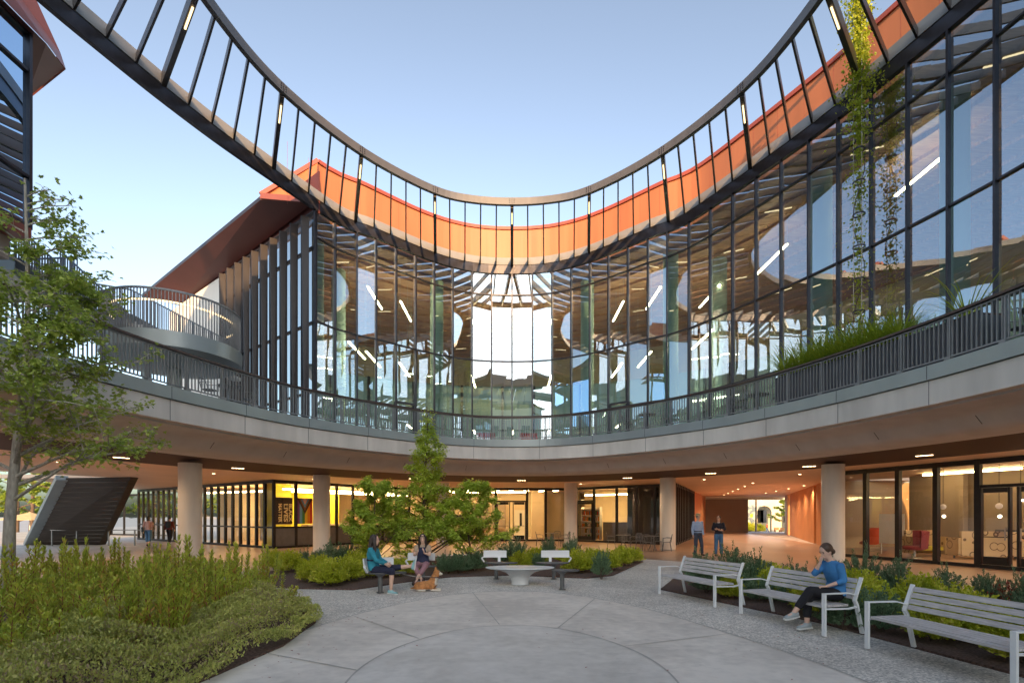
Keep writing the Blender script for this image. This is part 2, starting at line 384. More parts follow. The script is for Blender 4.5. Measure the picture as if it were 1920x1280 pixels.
inn_half = [(0, 8.5), (.75, 8.22), (1.35, 7.4), (1.66, 6.6), (1.75, 5.8), (1.6, 4.8), (1.0, 4.1), (0, 3.8)]
PO = Path(mirror(out_half), True); PI = Path(mirror(inn_half), True)
# exposed-aggregate apron around the pale paving
ap = [(-8.5, -2), (8.5, -2), (6, 5.8), (5.2, 8.4), (4.6, 10.1), (3.6, 12.4), (5.2, 17), (5.2, 20.1), (2.95, 15.4), (2.06, 14.75), (0, 15.55), (-1.76, 15.05), (-2.74, 13.95), (-3.73, 12.45), (-5.2, 12.7), (-6.6, 13.2), (-8.5, 12), (-8.5, 6)]
solo('aggregate_paving', MB().sheet(ap, .004), 'pave_aggregate', kind='structure')
solo('pale_paving', MB().sheet([(p.x, p.y) for p in PO.p[:-1]], .008), 'pave_pale', kind='structure')
solo('centre_paving', MB().sheet([(p.x, p.y) for p in PI.p[:-1]], .012), 'pave_inner', kind='structure')
jt = MB()
for P_ in (PO, PI): jt.sweep(P_.ring(0, P_.L, .15), [(-.012, .0165), (.012, .0165)], closed=False, pclosed=False)
for a, b in (((-1.32, 7.55), (-2.72, 9.2)), ((-1.75, 6.0), (-3.4, 6.9)), ((.72, 8.28), (1.75, 11.2)), ((1.5, 7.1), (3.3, 7.9)), ((-.2, 8.5), (-.9, 12.1))):
    d = Vector(b) - Vector(a); n_ = Vector((-d.y, d.x)).normalized() * .009
    jt.add([(a[0] - n_.x, a[1] - n_.y, .017), (a[0] + n_.x, a[1] + n_.y, .017), (b[0] + n_.x, b[1] + n_.y, .017), (b[0] - n_.x, b[1] - n_.y, .017)], [(0, 1, 2, 3)])
mat('joint', (.50, .47, .43), .9)
solo('paving_joints', jt, 'joint', kind='structure')
bed_c = [(-7.6, 15.3), (-6.6, 13.3), (-5.2, 12.75), (-3.73, 12.5), (-2.74, 14.0), (-1.76, 15.1), (0, 15.6), (2.06, 14.8), (2.93, 15.5), (4.95, 20.1), (3.4, 22.3), (0, 23.6), (-3.6, 22.3), (-7.3, 18.6)]
bed_r = [(3.5, 12.55), (4.42, 10.1), (5.0, 8.6), (5.5, 5.8), (5.7, 3), (9.8, 3), (9.9, 10.5), (9.0, 13.5), (6.6, 17.6), (5.5, 17.0)]
bed_l = [(-3.2, 8.7), (-3.05, 7.1), (-3.25, 5.57), (-3.7, 3.0), (-9.5, 2.6), (-10.4, 9), (-9.6, 12.4), (-5.7, 12.3), (-4.3, 10.8)]
for p in (bed_c, bed_r, bed_l):
    b_ = MB().prism(p, 0.0, .035); solo('planting_bed', b_, 'mulch', kind='structure')

# ================================================================ court building
A = Thing('court_building', 'curved glass fronted building with orange roof parapet around the oval courtyard', 'building', (0, 27, 0))
sA = [G.find((px - 960) / 1000) for px in (998, 1035, 1071, 1106, 1141, 1177.5, 1215, 1251, 1292, 1332, 1374, 1418, 1465, 1517, 1572, 1634, 1702.6, 1779, 1868)]
s = sA[-1]
while s < G.L * .40: s += 1.16; sA.append(s)
sLft = [G.L - q for q in sA[:9]] + [G.find(-.3685)]
mull = sLft[::-1] + [G.L] + [G.L + q for q in sA]
sL0 = mull[0]; sR1 = mull[-1]
Z = [SLAB, 6.72, 9.50, 12.85, TOP]
def bay(s0, s1, zs, th, glass='glass_upper', label=None, deep=.11):
    p, T = G.at(s0); q, T2 = G.at(s1); N = Vector((-T.y, T.x)); d = (q - p).normalized(); n2 = Vector((-d.y, d.x))
    f = MB()
    f.add_mull = None
    a = p - N * .09
    ang = math.atan2(T.y, T.x)
    f.box((p.x - N.x * .02, p.y - N.y * .02, (zs[0] + zs[-1]) / 2), (.055, deep, zs[-1] - zs[0]), ang)
    for z in zs[:-1]:
        a3 = (p.x + d.x * .034, p.y + d.y * .034, z + .03); b3 = (q.x - d.x * .034, q.y - d.y * .034, z + .03)
        f.bar(a3, b3, .09, .05)
    w_ = th.part('window', f, 'dark_metal', label=label)
    g = MB(); o = n2 * .02
    for z0_, z1_ in zip(zs[:-1], zs[1:]):
        w1, w2, w3, w4 = [n2 * (.02 + random.uniform(-.006, .006)) for _ in range(4)]
        g.add([(p.x + w1.x, p.y + w1.y, z0_), (q.x + w2.x, q.y + w2.y, z0_), (q.x + w3.x, q.y + w3.y, z1_), (p.x + w4.x, p.y + w4.y, z1_)], [(0, 1, 2), (0, 2, 3)])
    th.part('pane', g, glass, w_)
for i in range(len(mull) - 1):
    bay(mull[i], mull[i + 1], Z, A)
# small operable vents at the third door bay each side
for X in (-.2, .2):
    s0 = G.find(X); p, T = G.at(s0); m_ = MB(); ang = math.atan2(T.y, T.x)
    m_.box((p.x - .0, p.y - .12, 6.9), (1.0, .10, .10), ang)
    for k in (-1, 1): m_.box((p.x + T.x * .5 * k, p.y - .12 + T.y * .5 * k, 6.1), (.09, .1, 1.6), ang)
    A.part('door', m_, 'dark_metal')
# terrace deck: slab, concrete fascia, sloping concrete underside, dark timber band, tan ceiling
rE = E.ring(0, E.L, .4)
A.part('deck_slab', MB().sweep(rE, [(.31, 4.5), (.31, 4.96), (.36, 4.96), (.36, SLAB - .012), (14.5, SLAB - .012), (14.5, CEIL + .25), (2.85, CEIL + .25), (2.85, 4.5)], closed=False), 'concrete')
A.part('edge_trim', MB().sweep(rE, [(-.06, 4.96), (-.06, SLAB), (.35, SLAB), (.35, 4.96)], closed=False), 'trim_metal')
fj = MB()
A.part('fascia', MB().sweep(rE, [(0, 4.37), (0, 4.94), (.3, 4.94), (.3, 4.37)], closed=False), 'concrete')
A.part('lower_fascia', MB().sweep(rE, [(.30, 4.32), (1.15, 4.26), (1.35, 4.18), (1.55, 3.98), (1.75, 3.87), (2.2, 3.82), (2.80, 3.80), (2.80, 4.45), (.30, 4.45)], closed=False), 'concrete_low', smooth=True)
A.part('soffit_band', MB().sweep(rE, [(2.83, 3.80), (5.2, 3.64), (5.2, 3.85), (2.83, 3.93)], closed=False), 'wood_soffit')
cl = MB().sweep(rE, [(5.23, CEIL), (14.5, CEIL), (14.5, CEIL + .2), (5.23, CEIL + .2)], closed=False)
cl.prism([(3.5, 34), (8, 32), (14, 29), (22, 29), (28, 54.5), (14, 54.5), (3.5, 46)], CEIL + .003, CEIL + .19)
cl.prism([(-26, 27), (-12, 29), (-6, 37), (3.5, 38), (3.5, 46), (-28, 46)], CEIL + .004, CEIL + .19)
A.part('ceiling', cl, 'ceiling_tan')
# panel joints of fascia
k = 0; s = 1.3
while s < E.L - 1:
    p, T = E.at(s); N = Vector((-T.y, T.x)); ang = math.atan2(T.y, T.x)
    if p.y > 5:
        fj = MB(); fj.box((p.x, p.y, 4.655), (.012, .012, .565), ang)
        fj.box((p.x - N.x * .06, p.y - N.y * .06, 5.13), (.012, .012, .33), ang)
        fj.bar((p.x + N.x * 1.35, p.y + N.y * 1.35, 4.175), (p.x + N.x * 1.55, p.y + N.y * 1.55, 3.975), .012, .012); A.part('panel_joint', fj, 'dark_metal')
    s += 2.6
# head beam over the glass (runs round the whole court) and plate ring belongs to the trellis below
A.part('head_beam', MB().sweep(G.ring(0, G.L, .4), [(-.07, TOP), (-.07, TOP + .42), (.08, TOP + .42), (.08, TOP)], closed=False), 'dark_metal')
A.part('roof_curb', MB().sweep(G.ring(0, G.L, .4), [(-.10, TOP + .425), (-.10, TOP + .78), (.12, TOP + .78), (.12, TOP + .425)], closed=False), 'plate_grey')
rr = G.ring(sL0 + 1.0, sR1, .4)
Wc, _ = G.at(sL0); dW = Vector((-.767, .641)); nW = Vector((-.641, -.767)); aW = math.atan2(dW.y, dW.x)
def clipped(ring, marg=.2):
    out = []
    for x, y, nx, ny in ring:
        k = nx * nW.x + ny * nW.y; om = 1e9
        if k > .01: om = max(.02, (-marg - ((x - Wc.x) * nW.x + (y - Wc.y) * nW.y)) / k)
        out.append((x, y, nx, ny, om))
    return out
rc = clipped(G.ring(sL0 + .25, sR1, .5))
A.part('orange_parapet', MB().sweep(rr, [(1.0, TOP + .2), (1.0, 16.72), (1.15, 16.72), (1.15, TOP + .2)]), 'orange_panel')
A.part('parapet_cap', MB().sweep(rr, [(.93, 16.72), (.93, 16.88), (1.35, 16.88), (1.35, 16.72)]), 'red_cap')
sm = MB(); s = sL0 - .5
while s < sR1:
    p, T = G.at(s); N = Vector((-T.y, T.x)); sm.box((p.x + N.x * 1.0, p.y + N.y * 1.0, 15.43), (.006, .008, 2.5), math.atan2(T.y, T.x)); s += 1.05
A.part('parapet_seams', sm, 'red_cap')
A.part('roof', MB().sweep(clipped(G.ring(sL0 + 3.2, sR1, .5), 1.2), [(1.2, 16.6), (14, 16.6), (14, 16.3), (1.2, 16.3)]), 'maroon')
# upper room: timber ceiling, back wall with blinds, lamps, columns
A.part('upper_ceiling', MB().sweep(rc, [(.3, 13.80), (12.4, 13.25), (12.4, 13.5), (.3, 13.98)]), 'wood_interior')
bt = MB()
for k in range(13): bt.sweep(rc, [(1.0 + k * .9, 13.76 - k * .041 - .12), (1.0 + k * .9, 13.76 - k * .041), (1.09 + k * .9, 13.76 - k * .041), (1.09 + k * .9, 13.76 - k * .041 - .12)])
A.part('ceiling_battens', bt, 'wood_interior')
mb_ = bpy.data.materials.new('blind_lit'); MATS['blind_lit'] = mb_; mb_.use_nodes = True
n_ = mb_.node_tree.nodes; tl = n_.new('ShaderNodeBsdfTranslucent'); tl.inputs[0].default_value = (.42, .50, .40, 1); mx = n_.new('ShaderNodeMixShader'); mx.inputs[0].default_value = .6
n_['Principled BSDF'].inputs['Base Color'].default_value = (.62, .66, .50, 1)
mb_.node_tree.links.new(n_['Principled BSDF'].outputs[0], mx.inputs[1]); mb_.node_tree.links.new(tl.outputs[0], mx.inputs[2]); mb_.node_tree.links.new(mx.outputs[0], n_['Material Output'].inputs[0])
bw = MB(); s = sL0 + 2.8; i = 0
A.part('back_wall', MB().sweep(rc, [(12.1, SLAB), (12.1, 6.2), (12.3, 6.2), (12.3, SLAB)]).sweep(rc, [(12.1, 11.2), (12.1, 13.3), (12.3, 13.3), (12.3, 11.2)]), 'cream_wall')
while s < sR1 - .3:
    p, T = G.at(s); N = Vector((-T.y, T.x)); c_ = p + N * 12.2
    bw.box((c_.x, c_.y, 8.7), (.16, .3, 5.0), math.atan2(T.y, T.x)); 
    q, T2 = G.at(s + 1.0); N2 = Vector((-T2.y, T2.x)); c2 = q + N2 * 12.2
    if True: A.part('blind', MB().add([(c_.x, c_.y, 6.2), (c2.x, c2.y, 6.2), (c2.x, c2.y, 11.2), (c_.x, c_.y, 11.2)], [(0, 1, 2, 3)]), 'blind_lit')
    s += 1.0; i += 1
A.part('back_mullions', bw, 'dark_metal')
for X, o in ((-.12, 1.3), (.12, 1.3), (-.325, 1.5), (.275, 1.5), (.31, 3.4), (.52, 1.6), (-.28, 3.5), (.74, 1.8)):
    s0 = G.find(X); p, T = G.at(s0); N = Vector((-T.y, T.x)); c_ = p + N * o
    A.part('round_column', MB().lathe((c_.x, c_.y, SLAB), [(.34, 0), (.34, 8.4)], 20), 'green_column', smooth=True)
# west facade with deep vertical fins and big maroon eave
Wc, _ = G.at(sL0); dW = Vector((-.767, .641)); nW = Vector((-.641, -.767)); aW = math.atan2(dW.y, dW.x)
def WP(t, o, z): q = Wc + dW * t + nW * o; return (q.x, q.y, z)
WL = 8.4
gW = A.part('west_window', MB().add([WP(0, 0, SLAB), WP(WL, 0, SLAB), WP(WL, 0, 13.9), WP(0, 0, 13.9)], [(0, 1, 2, 3)]), 'glass_west')
fr = MB()
for z in (SLAB + .05, 6.72, 9.5, 12.5, 13.9): fr.bar(WP(0, .03, z), WP(WL, .03, z), .1, .06)
for k in range(10): fr.bar(WP(k * WL / 9, .02, SLAB), WP(k * WL / 9, .02, 13.9), .07, .12, up=(dW.x, dW.y, 0))
A.part('window_frame', fr, 'dark_metal', gW)
mat('fin_brown', (.04, .034, .036), .45, .3, .1, 3)
for k in range(10):
    t = .35 + k * .88; a = Vector(WP(t, .28, 0)); m_ = MB()
    m_.hexa([WP(t, .08, SLAB), WP(t + .07, .08, SLAB), WP(t + .09, .26, SLAB), WP(t + .04, .26, SLAB), WP(t, .08, 13.75), WP(t + .07, .08, 13.75), WP(t + .14, .36, 13.75), WP(t + .09, .36, 13.75)])
    A.part('fin', m_, 'fin_brown')
A.part('end_wall', MB().add([WP(WL, 0, SLAB), WP(WL, -.3, SLAB), WP(WL + 8, -.3, SLAB), WP(WL + 8, 0, SLAB), WP(WL, 0, 13.9), WP(WL, -.3, 13.9), WP(WL + 8, -.3, 13.9), WP(WL + 8, 0, 13.9)],
     [(0, 3, 2, 1), (4, 5, 6, 7), (0, 1, 5, 4), (1, 2, 6, 5), (2, 3, 7, 6), (3, 0, 4, 7)]), 'white_wall')
A0 = Vector((-10.25, 21.75, 14.62)); A1 = Vector((-10.25, 21.75, 14.78)); B0 = Vector((-7.95, 21.35, 14.25)); _p, _T = G.at(sL0 + 1.0); R0 = Vector((_p.x - _T.y * 1.02, _p.y + _T.x * 1.02, 16.87)); D3 = Vector((dW.x, dW.y, 0)) * 15
Bf = Vector(WP(15, -.1, 13.95))
A.part('upper_wall', MB().bar(WP(-.05, -.14, 14.7), WP(15, -.14, 14.7), .06, 1.7), 'maroon')
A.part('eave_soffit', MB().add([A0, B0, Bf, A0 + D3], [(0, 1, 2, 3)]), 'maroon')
A.part('eave_fascia', MB().add([A0, A1, A1 + D3, A0 + D3], [(0, 1, 2, 3)]), 'dark_metal')
Mg = A0.lerp(B0, .5)
A.part('end_gable', MB().add([A1 + Vector((0, 0, 0)), R0, Vector((-7.9, 22.0, 14.3)), B0, A0], [(0, 1, 2, 3, 4)]), 'orange_panel')
A.part('gable_cap', MB().bar(A1 + Vector((.02, -.05, .02)), R0 + Vector((.02, -.05, -.04)), .12, .16), 'red_cap')
A.part('end_fascia', MB().bar(A0 + Vector((.04, -.09, .10)), B0 + Vector((0, -.09, .05)), .05, .22), 'maroon_fascia')
A.part('west_roof', MB().add([A1, R0, R0 + D3, A1 + D3], [(0, 1, 2, 3)]), 'red_cap')

# ---------------------------------------------------------------- left wing, added sun blocker and rear hall (seen at the left edge and in reflections)
Bw = Thing('corner_wing', 'raised wing with blue glass corner and maroon eave at the left edge', 'building', (-12.7, 13.9, 0))
cx, cy = -12.62, 13.9
g = MB().add([(cx, cy, 9.25), (cx - .1, -6, 9.25), (cx - .1, -6, 14.3), (cx, cy, 14.3)], [(0, 1, 2, 3)]); g.add([(cx, cy, 9.25), (cx - 9, cy + 2.4, 9.25), (cx - 9, cy + 2.4, 14.3), (cx, cy, 14.3)], [(0, 1, 2, 3)])
pw = Bw.part('window', g, 'glass_corner')
f = MB()
for y in (cy, cy - 1.3, cy - 2.6, cy - 3.9, cy - 6, cy - 9, cy - 12): f.box((cx + .03, y, 11.75), (.12, .09, 5.1))
for z in (9.25, 10.55, 13.3, 14.28): f.box((cx + .02, 4, z), (.1, 19.9, .07))
Bw.part('window_frame', f, 'dark_metal', pw)
Bw.part('lower_band', MB().box((cx - 4.4, 4, 9.05), (9, 19.8, .32)), 'maroon_fascia')
Bw.part('underside', MB().box((cx - 4.6, 4, 8.6), (8.6, 19.4, .58)), 'grey_brown')
Bw.part('floor', MB().box((cx - 4.6, 4, 9.3), (8.6, 19.6, .1)), 'grey_brown')
Bw.part('inner_wall', MB().box((cx - 6, 3, 11.8), (.2, 17, 4.9)), 'cream_wall')
ev = [(-12.4, -7, 14.3), (-12.4, 14.2, 14.3), (-12.9, 15.35, 14.62), (-14.9, 16.35, 14.5), (-22, 17.0, 14.4), (-22, -7, 14.3)]
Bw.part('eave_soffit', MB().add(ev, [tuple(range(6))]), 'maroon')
Bw.part('eave_fascia', MB().add([(-12.38, 6, 14.3), (-12.38, 14.2, 14.3), (-12.88, 15.4, 14.62), (-12.95, 15.3, 15.0), (-13.0, 12.4, 18.0), (-13.0, 6, 18.0), (-14.9, 16.4, 14.5), (-14.9, 16.2, 14.85)], [(0, 1, 2, 3, 4, 5), (2, 6, 7, 3)]), 'maroon_fascia')
Bw.part('roof', MB().add([(-12.9, -7, 18), (-13, 12.4, 18), (-14.9, 16.2, 14.9), (-22, 17.0, 14.8), (-22, -7, 18)], [(0, 1, 2, 3, 4)]), 'red_cap')
Bw.part('lower_wall', MB().prism([(-14.6, 9), (-14.6, 14.2), (-19, 15.4), (-19, 9)], SLAB, 8.3), 'cream_wall')
Rw = Thing('sun_blocker', 'hip roofed block added behind the viewer to keep the low sun off the courtyard', 'building', (10, -72, 0))
HB = 13.3 + 99 * math.tan(R_(SUN_EL)) / math.cos(R_(SUN_AZ))  # added sun blocker: height chosen so its shadow ends near the parapet
Rw.part('walls', MB().prism([(-15, -72), (33, -72), (33, -86), (-15, -86)], -1.2, HB - 4.5), 'cream_wall')
Rw.part('roof', MB().add([(-17, -70, HB - 4.5), (35, -70, HB - 4.5), (35, -88, HB - 4.5), (-17, -88, HB - 4.5), (-11, -78, HB), (29, -78, HB)], [(0, 1, 5, 4), (1, 2, 5), (2, 3, 4, 5), (3, 0, 4), (0, 3, 2, 1)]), 'maroon')
for k in range(12):
    for z in (6, 11, 16, 21): Rw.part('window', MB().box((-12 + k * 3.8, -71.95, z), (1.6, .2, 2.4)), 'dark_glass')
Rg = Thing('rear_hall', 'low hip roofed hall behind the viewer', 'building', (0, -30, 0))
Rg.part('walls', MB().prism([(-26, -26), (26, -26), (26, -40), (-26, -40)], -1.2, 7.4), 'cream_wall')
Rg.part('roof', MB().add([(-28, -24, 7.4), (28, -24, 7.4), (28, -42, 7.4), (-28, -42, 7.4), (-18, -33, 10.8), (18, -33, 10.8)], [(0, 1, 5, 4), (1, 2, 5), (2, 3, 4, 5), (3, 0, 4), (0, 3, 2, 1)]), 'grey_brown')
# ================================================================ trellis ring
Tr = Thing('trellis_ring', 'open ring of dark radial blades over the courtyard with a grey inner rim', 'trellis', (0, 21, 0))
ZT = 14.5
Tr.part('inner_rim', MB().sweep(I.ring(0, I.L, .25), [(-.05, ZT - .14), (-.05, ZT + .14), (.09, ZT + .14), (.09, ZT - .14)], closed=False), 'ring_grey')
mat('blade', (.075, .068, .072), .35, .35, .1, 4)
Oc = G; NH = int(round(I.L / 2 / .63)); NH -= NH % 5; nI, nO = I.L / 2 / NH, None
tot = 2 * NH
for i in range(tot):
    si = I.L * i / tot; so_ = G.L * i / tot
    # outer end: keep even spacing of .82 m near the apex
    k = i if i <= NH else i - tot
    so_ = (k * .815) % G.L if abs(k) < NH * .8 else so_
    p, T = I.at(si); q, T2 = Oc.at(so_); N = Vector((-T2.y, T2.x)); q = q - N * .12
    d = (q - p).normalized(); p = p + d * .1
    if i % 5 == 0:
        m_ = MB().bar((p.x, p.y, ZT - .02), (q.x, q.y, ZT - .02), .13, .36); o = Tr.part('beam', m_, 'blade')
        a = p + d * .35; b = p + d * 1.15
        if p.y > 8: Tr.part('strip_lamp', MB().bar((a.x, a.y, ZT - .225), (b.x, b.y, ZT - .225), .045, .03), 'lamp_strip', o)
        br = p + d * .0
    elif len([c for c in Tr.r.children if c.name.startswith('slat')]) < 100:
        Tr.part('slat', MB().bar((p.x, p.y, ZT - .03), (q.x, q.y, ZT - .03), .055, .25), 'blade')
# plates bolted under the beams at the inner rim
bl_ = MB()
for i in range(0, tot, 5):
    p, T = I.at(I.L * i / tot); N = Vector((-T.y, T.x)); an = math.atan2(T.y, T.x)
    if p.y < 8: continue
    bl_ = MB(); bl_.box((p.x - N.x * .055, p.y - N.y * .055, ZT), (.02, .012, .27), an)
    for sx in (-1, 1):
        for z in (-.07, 0, .07): bl_.box((p.x - N.x * .058 + T.x * .09 * sx, p.y - N.y * .058 + T.y * .09 * sx, ZT + z), (.03, .02, .03), an)
    Tr.part('splice_plate', bl_, 'dark_metal')

# ================================================================ terrace railing
Ra = Thing('terrace_railing', 'long curved terrace railing of grey pickets with a dark timber handrail', 'railing', (0, 25, SLAB))
s_a, s_b = -E.L * .40, E.L * .40
ln = 2.43; n = int((s_b - s_a) / ln); nb = 0
for i in range(n):
    a = s_a + i * ln; m_ = MB(); k = 0
    while k < 22:
        p, T = E.at(a + .06 + k * .1095); N = Vector((-T.y, T.x)); c_ = p + N * .06
        m_.box((c_.x, c_.y, SLAB + .54), (.022, .035, .92), math.atan2(T.y, T.x)); k += 1
    r_ = E.ring(a, a + ln - .03, .3)
    m_.sweep(r_, [(.04, SLAB + .07), (.04, SLAB + .105), (.085, SLAB + .105), (.085, SLAB + .07)])
    m_.sweep(r_, [(.04, SLAB + .98), (.04, SLAB + 1.01), (.085, SLAB + 1.01), (.085, SLAB + .98)])
    Ra.part('picket_panel', m_, 'picket_grey')
    for a_ in (a, a + ln / 2):
        pm = MB(); p, T = E.at(a_ - .01); N = Vector((-T.y, T.x)); c_ = p + N * .06
        pm.box((c_.x, c_.y, SLAB + .50), (.035, .05, 1.0), math.atan2(T.y, T.x)); pm.box((c_.x - N.x * .03, c_.y - N.y * .03, SLAB + .04), (.14, .12, .08), math.atan2(T.y, T.x)); Ra.part('post', pm, 'picket_grey')
Ra.part('handrail', MB().sweep(E.ring(s_a, s_b, .3), [(-.02, SLAB + 1.03), (-.02, SLAB + 1.085), (.14, SLAB + 1.085), (.14, SLAB + 1.03)]), 'handrail_wood')

# ================================================================ round balcony and stair at the left
Bc = Thing('round_balcony', 'half round steel balcony landing with picket railing beside the finned glass wall', 'balcony', (-11.2, 17.6, 7.25))
bx, by, br_ = -11.15, 17.6, 2.0
circ = [(bx + math.cos(t) * 1, by + math.sin(t), math.cos(t), math.sin(t)) for t in [2 * math.pi * j / 60 for j in range(60)]]
Bc.part('platform', MB().lathe((bx, by, 6.80), [(1.0, -.22), (1.75, -.12), (2.0, 0), (2.02, .45)], 48), 'trim_metal', smooth=True)
pm = MB(); a0, a1 = R_(-172), R_(62)
for j in range(88):
    t = a0 + (a1 - a0) * j / 87; pm.box((bx + math.cos(t) * 1.94, by + math.sin(t) * 1.94, 7.86), (.035, .02, 1.18), t)
Bc.part('pickets', pm, 'picket_grey')
arc = [(bx + math.cos(t) * 1.94, by + math.sin(t) * 1.94, math.cos(t), math.sin(t)) for t in [a0 + (a1 - a0) * j / 40 for j in range(41)]]
Bc.part('top_rail', MB().sweep(arc, [(-.03, 8.44), (-.03, 8.49), (.03, 8.49), (.03, 8.44)]), 'picket_grey')
Bc.part('lit_handrail', MB().sweep(arc, [(-.14, 8.14), (-.14, 8.18), (-.10, 8.18), (-.10, 8.14)]), 'lamp_strip')
Bc.part('column', MB().lathe((bx, by, SLAB), [(.22, 0), (.22, 1.35)], 16), 'trim_metal', smooth=True)
St = Thing('upper_stair', 'grey steel stair climbing left from the round balcony between picket railings', 'stair', (-12.8, 17.2, 7.25))
def stair_run(p, q, off, hgt=1.1, sheet=True):
    p = Vector(p) + Vector(off); q = Vector(q) + Vector(off); n = int((q - p).length / .115); m = MB()
    for j in range(n + 1):
        c_ = p.lerp(q, j / n); m.box((c_.x, c_.y, c_.z + hgt / 2), (.03, .03, hgt))
    m.bar(p + Vector((0, 0, hgt)), q + Vector((0, 0, hgt)), .05, .05); m.bar(p, q, .05, .30)
    return m
p0, p1, p2 = (-12.7, 16.9, 7.3), (-15.2, 17.1, 9.55), (-17.6, 15.6, 9.6)
St.part('front_railing', stair_run(p0, p1, (0, -.75, 0)), 'picket_grey'); St.part('back_railing', stair_run(p0, p1, (0, .85, 0)), 'picket_grey')
St.part('landing_railing', stair_run((-15.25, 16.35, 9.55), (-16.4, 14.6, 9.55), (0, 0, 0)), 'picket_grey')
St.part('landing_back_railing', stair_run((-15.0, 18.4, 9.55), (-17.5, 18.6, 9.55), (0, 0, 0)), 'picket_grey')
sp = MB(); n = 14
for j in range(n):
    a = Vector(p0).lerp(Vector(p1), j / n); b = Vector(p0).lerp(Vector(p1), (j + 1) / n)
    sp.box(((a.x + b.x) / 2, a.y, b.z - .06), (abs(b.x - a.x) + .02, 1.5, .1))
St.part('steps', sp, 'concrete'); St.part('stringer', MB().hexa([(-12.6, 16.1, 6.95), (-12.6, 17.8, 6.95), (-15.3, 18.0, 9.2), (-15.3, 16.3, 9.2), (-12.6, 16.1, 7.15), (-12.6, 17.8, 7.15), (-15.3, 18.0, 9.4), (-15.3, 16.3, 9.4)]), 'trim_metal')
St.part('landing', MB().prism([(-15.2, 16.3), (-16.4, 14.5), (-19, 14.5), (-19, 18.8), (-15.0, 18.6)], 9.2, 9.5), 'trim_metal')
S2 = Thing('far_stair', 'farther grey stair flight with pointed picket railing behind the round balcony', 'stair', (-13.5, 21.5, 7.25))
S2.part('railing', stair_run((-10.9, 20.4, 7.3), (-15.7, 22.0, 9.9), (0, 0, 0), 1.15), 'picket_grey')
S2.part('back_railing', stair_run((-15.7, 22.0, 9.9), (-17.5, 21.0, 9.9), (0, 0, 0), 1.15), 'picket_grey')
sp = MB()
for j in range(16):
    a = Vector((-10.9, 20.9, 7.2)).lerp(Vector((-15.7, 22.5, 9.8)), j / 16); sp.box((a.x - .15, a.y, a.z), (.34, 1.1, .12))
S2.part('steps', sp, 'concrete'); S2.part('landing', MB().box((-17, 22.2, 9.75), (3, 2.4, .25)), 'trim_metal')
S2.part('support', MB().box((-15.4, 22.5, 7.5), (.25, .25, 4.3)), 'trim_metal')

# ================================================================ round columns of the arcade
cols = [(.602, 19.9, 'round beige column beside the right lounge glass'), (.292, 26.9, 'round beige column at the left of the passage'), (.110, 31.2, 'round beige column between the two centre glass fronts'),
        (-.357, 25.2, 'round beige column behind the teal shirted woman, right of the poster windows'), (-.6035, 19.4, 'round beige column nearest the left tree'), (-.13, 30.8, 'round beige column hidden behind the small maple tree')]
for X, d, lb in cols:
    c_ = Thing('column', lb, 'column', (X * d, d, 0), group='round columns of the arcade')
    c_.part('shaft', MB().lathe((X * d, d, 0), [(.385, .06), (.385, CEIL - .002)], 40), 'column_concrete', smooth=True)
    c_.part('base_joint', MB().lathe((X * d, d, 0), [(.37, .009), (.37, .058)], 40), 'joint', smooth=True)

# ================================================================ downlights
def downlight(x, y, z, lb, r=.10, e=26, grp='downlights in the arcade soffit', multi=False):
    t = Thing('downlight', lb, 'ceiling light', (x, y, z), group=grp)
    an = math.atan2(y - 8, x) + math.pi / 2
    m = MB(); 
    if multi:
        for k in (-1.5, -.5, .5, 1.5): m.box((x + math.cos(an) * k * .12, y + math.sin(an) * k * .12, z - .012), (.085, .085, .012), an)
    else: m.lathe((x, y, z - .016), [(r * .8, 0), (r * .8, .012)], 16)
    t.part('lens', m, 'lamp_down')
    t.part('trim', MB().lathe((x, y, z - .008), [(r * 1.25, 0), (r * 1.25, .007)], 16) if not multi else MB().box((x, y, z - .004), (.52, .12, .007), an), 'dark_metal')
    if e:
        l = bpy.data.lights.new('downlight_lamp', 'SPOT'); l.energy = e * 1.1; l.color = (1, .70, .45); l.spot_size = R_(150); l.spot_blend = .6; l.shadow_soft_size = .1
        o = bpy.data.objects.new('downlight_lamp', l); C.objects.link(o); o.parent = t.r; o.location = (0, 0, -.06)
kk = 0
for j in range(-7, 8):
    s_ = j * 3.35 + .3; p, T = E.at(s_); N = Vector((-T.y, T.x)); c_ = p + N * 4.4
    if c_.y < 8 or any(math.hypot(c_.x - X * d, c_.y - d) < 1.1 for X, d, _l in cols): continue
    downlight(c_.x, c_.y, 3.64 + (5.2 - 4.4) / 2.37 * .16 - .005, 'cluster of lit squares in the dark soffit band, %s from the left' % ORD[kk], multi=True); kk += 1
kk = 0
spots = []
for j in range(-7, 8):
    s_ = j * 3.7 + 1.7; p, T = E.at(s_); N = Vector((-T.y, T.x)); c_ = p + N * 7.6
    if c_.y > 8: spots.append((c_.x, c_.y))
for j in range(6):
    spots.append((14.0 + j * 1.1, 31 + j * 3.6)); 
for j in range(5): spots.append((17.5 + j * 1.0, 30 + j * 3.8))
spots.sort(key=lambda q: q[0] / q[1])
for x, y in spots:
    if any(math.hypot(x - X * d, y - d) < 1.0 for X, d, _l in cols): continue
    ps = y > 29.5 and x > 11
    nm = 'passage ceiling' if ps else 'tan arcade ceiling'
    downlight(x, y, CEIL, 'small round lit downlight in the %s, %s from the left' % (nm, ORD[kk % 20] if kk < 20 else 'last'), r=.075, e=42 if not ps else 60); kk += 1
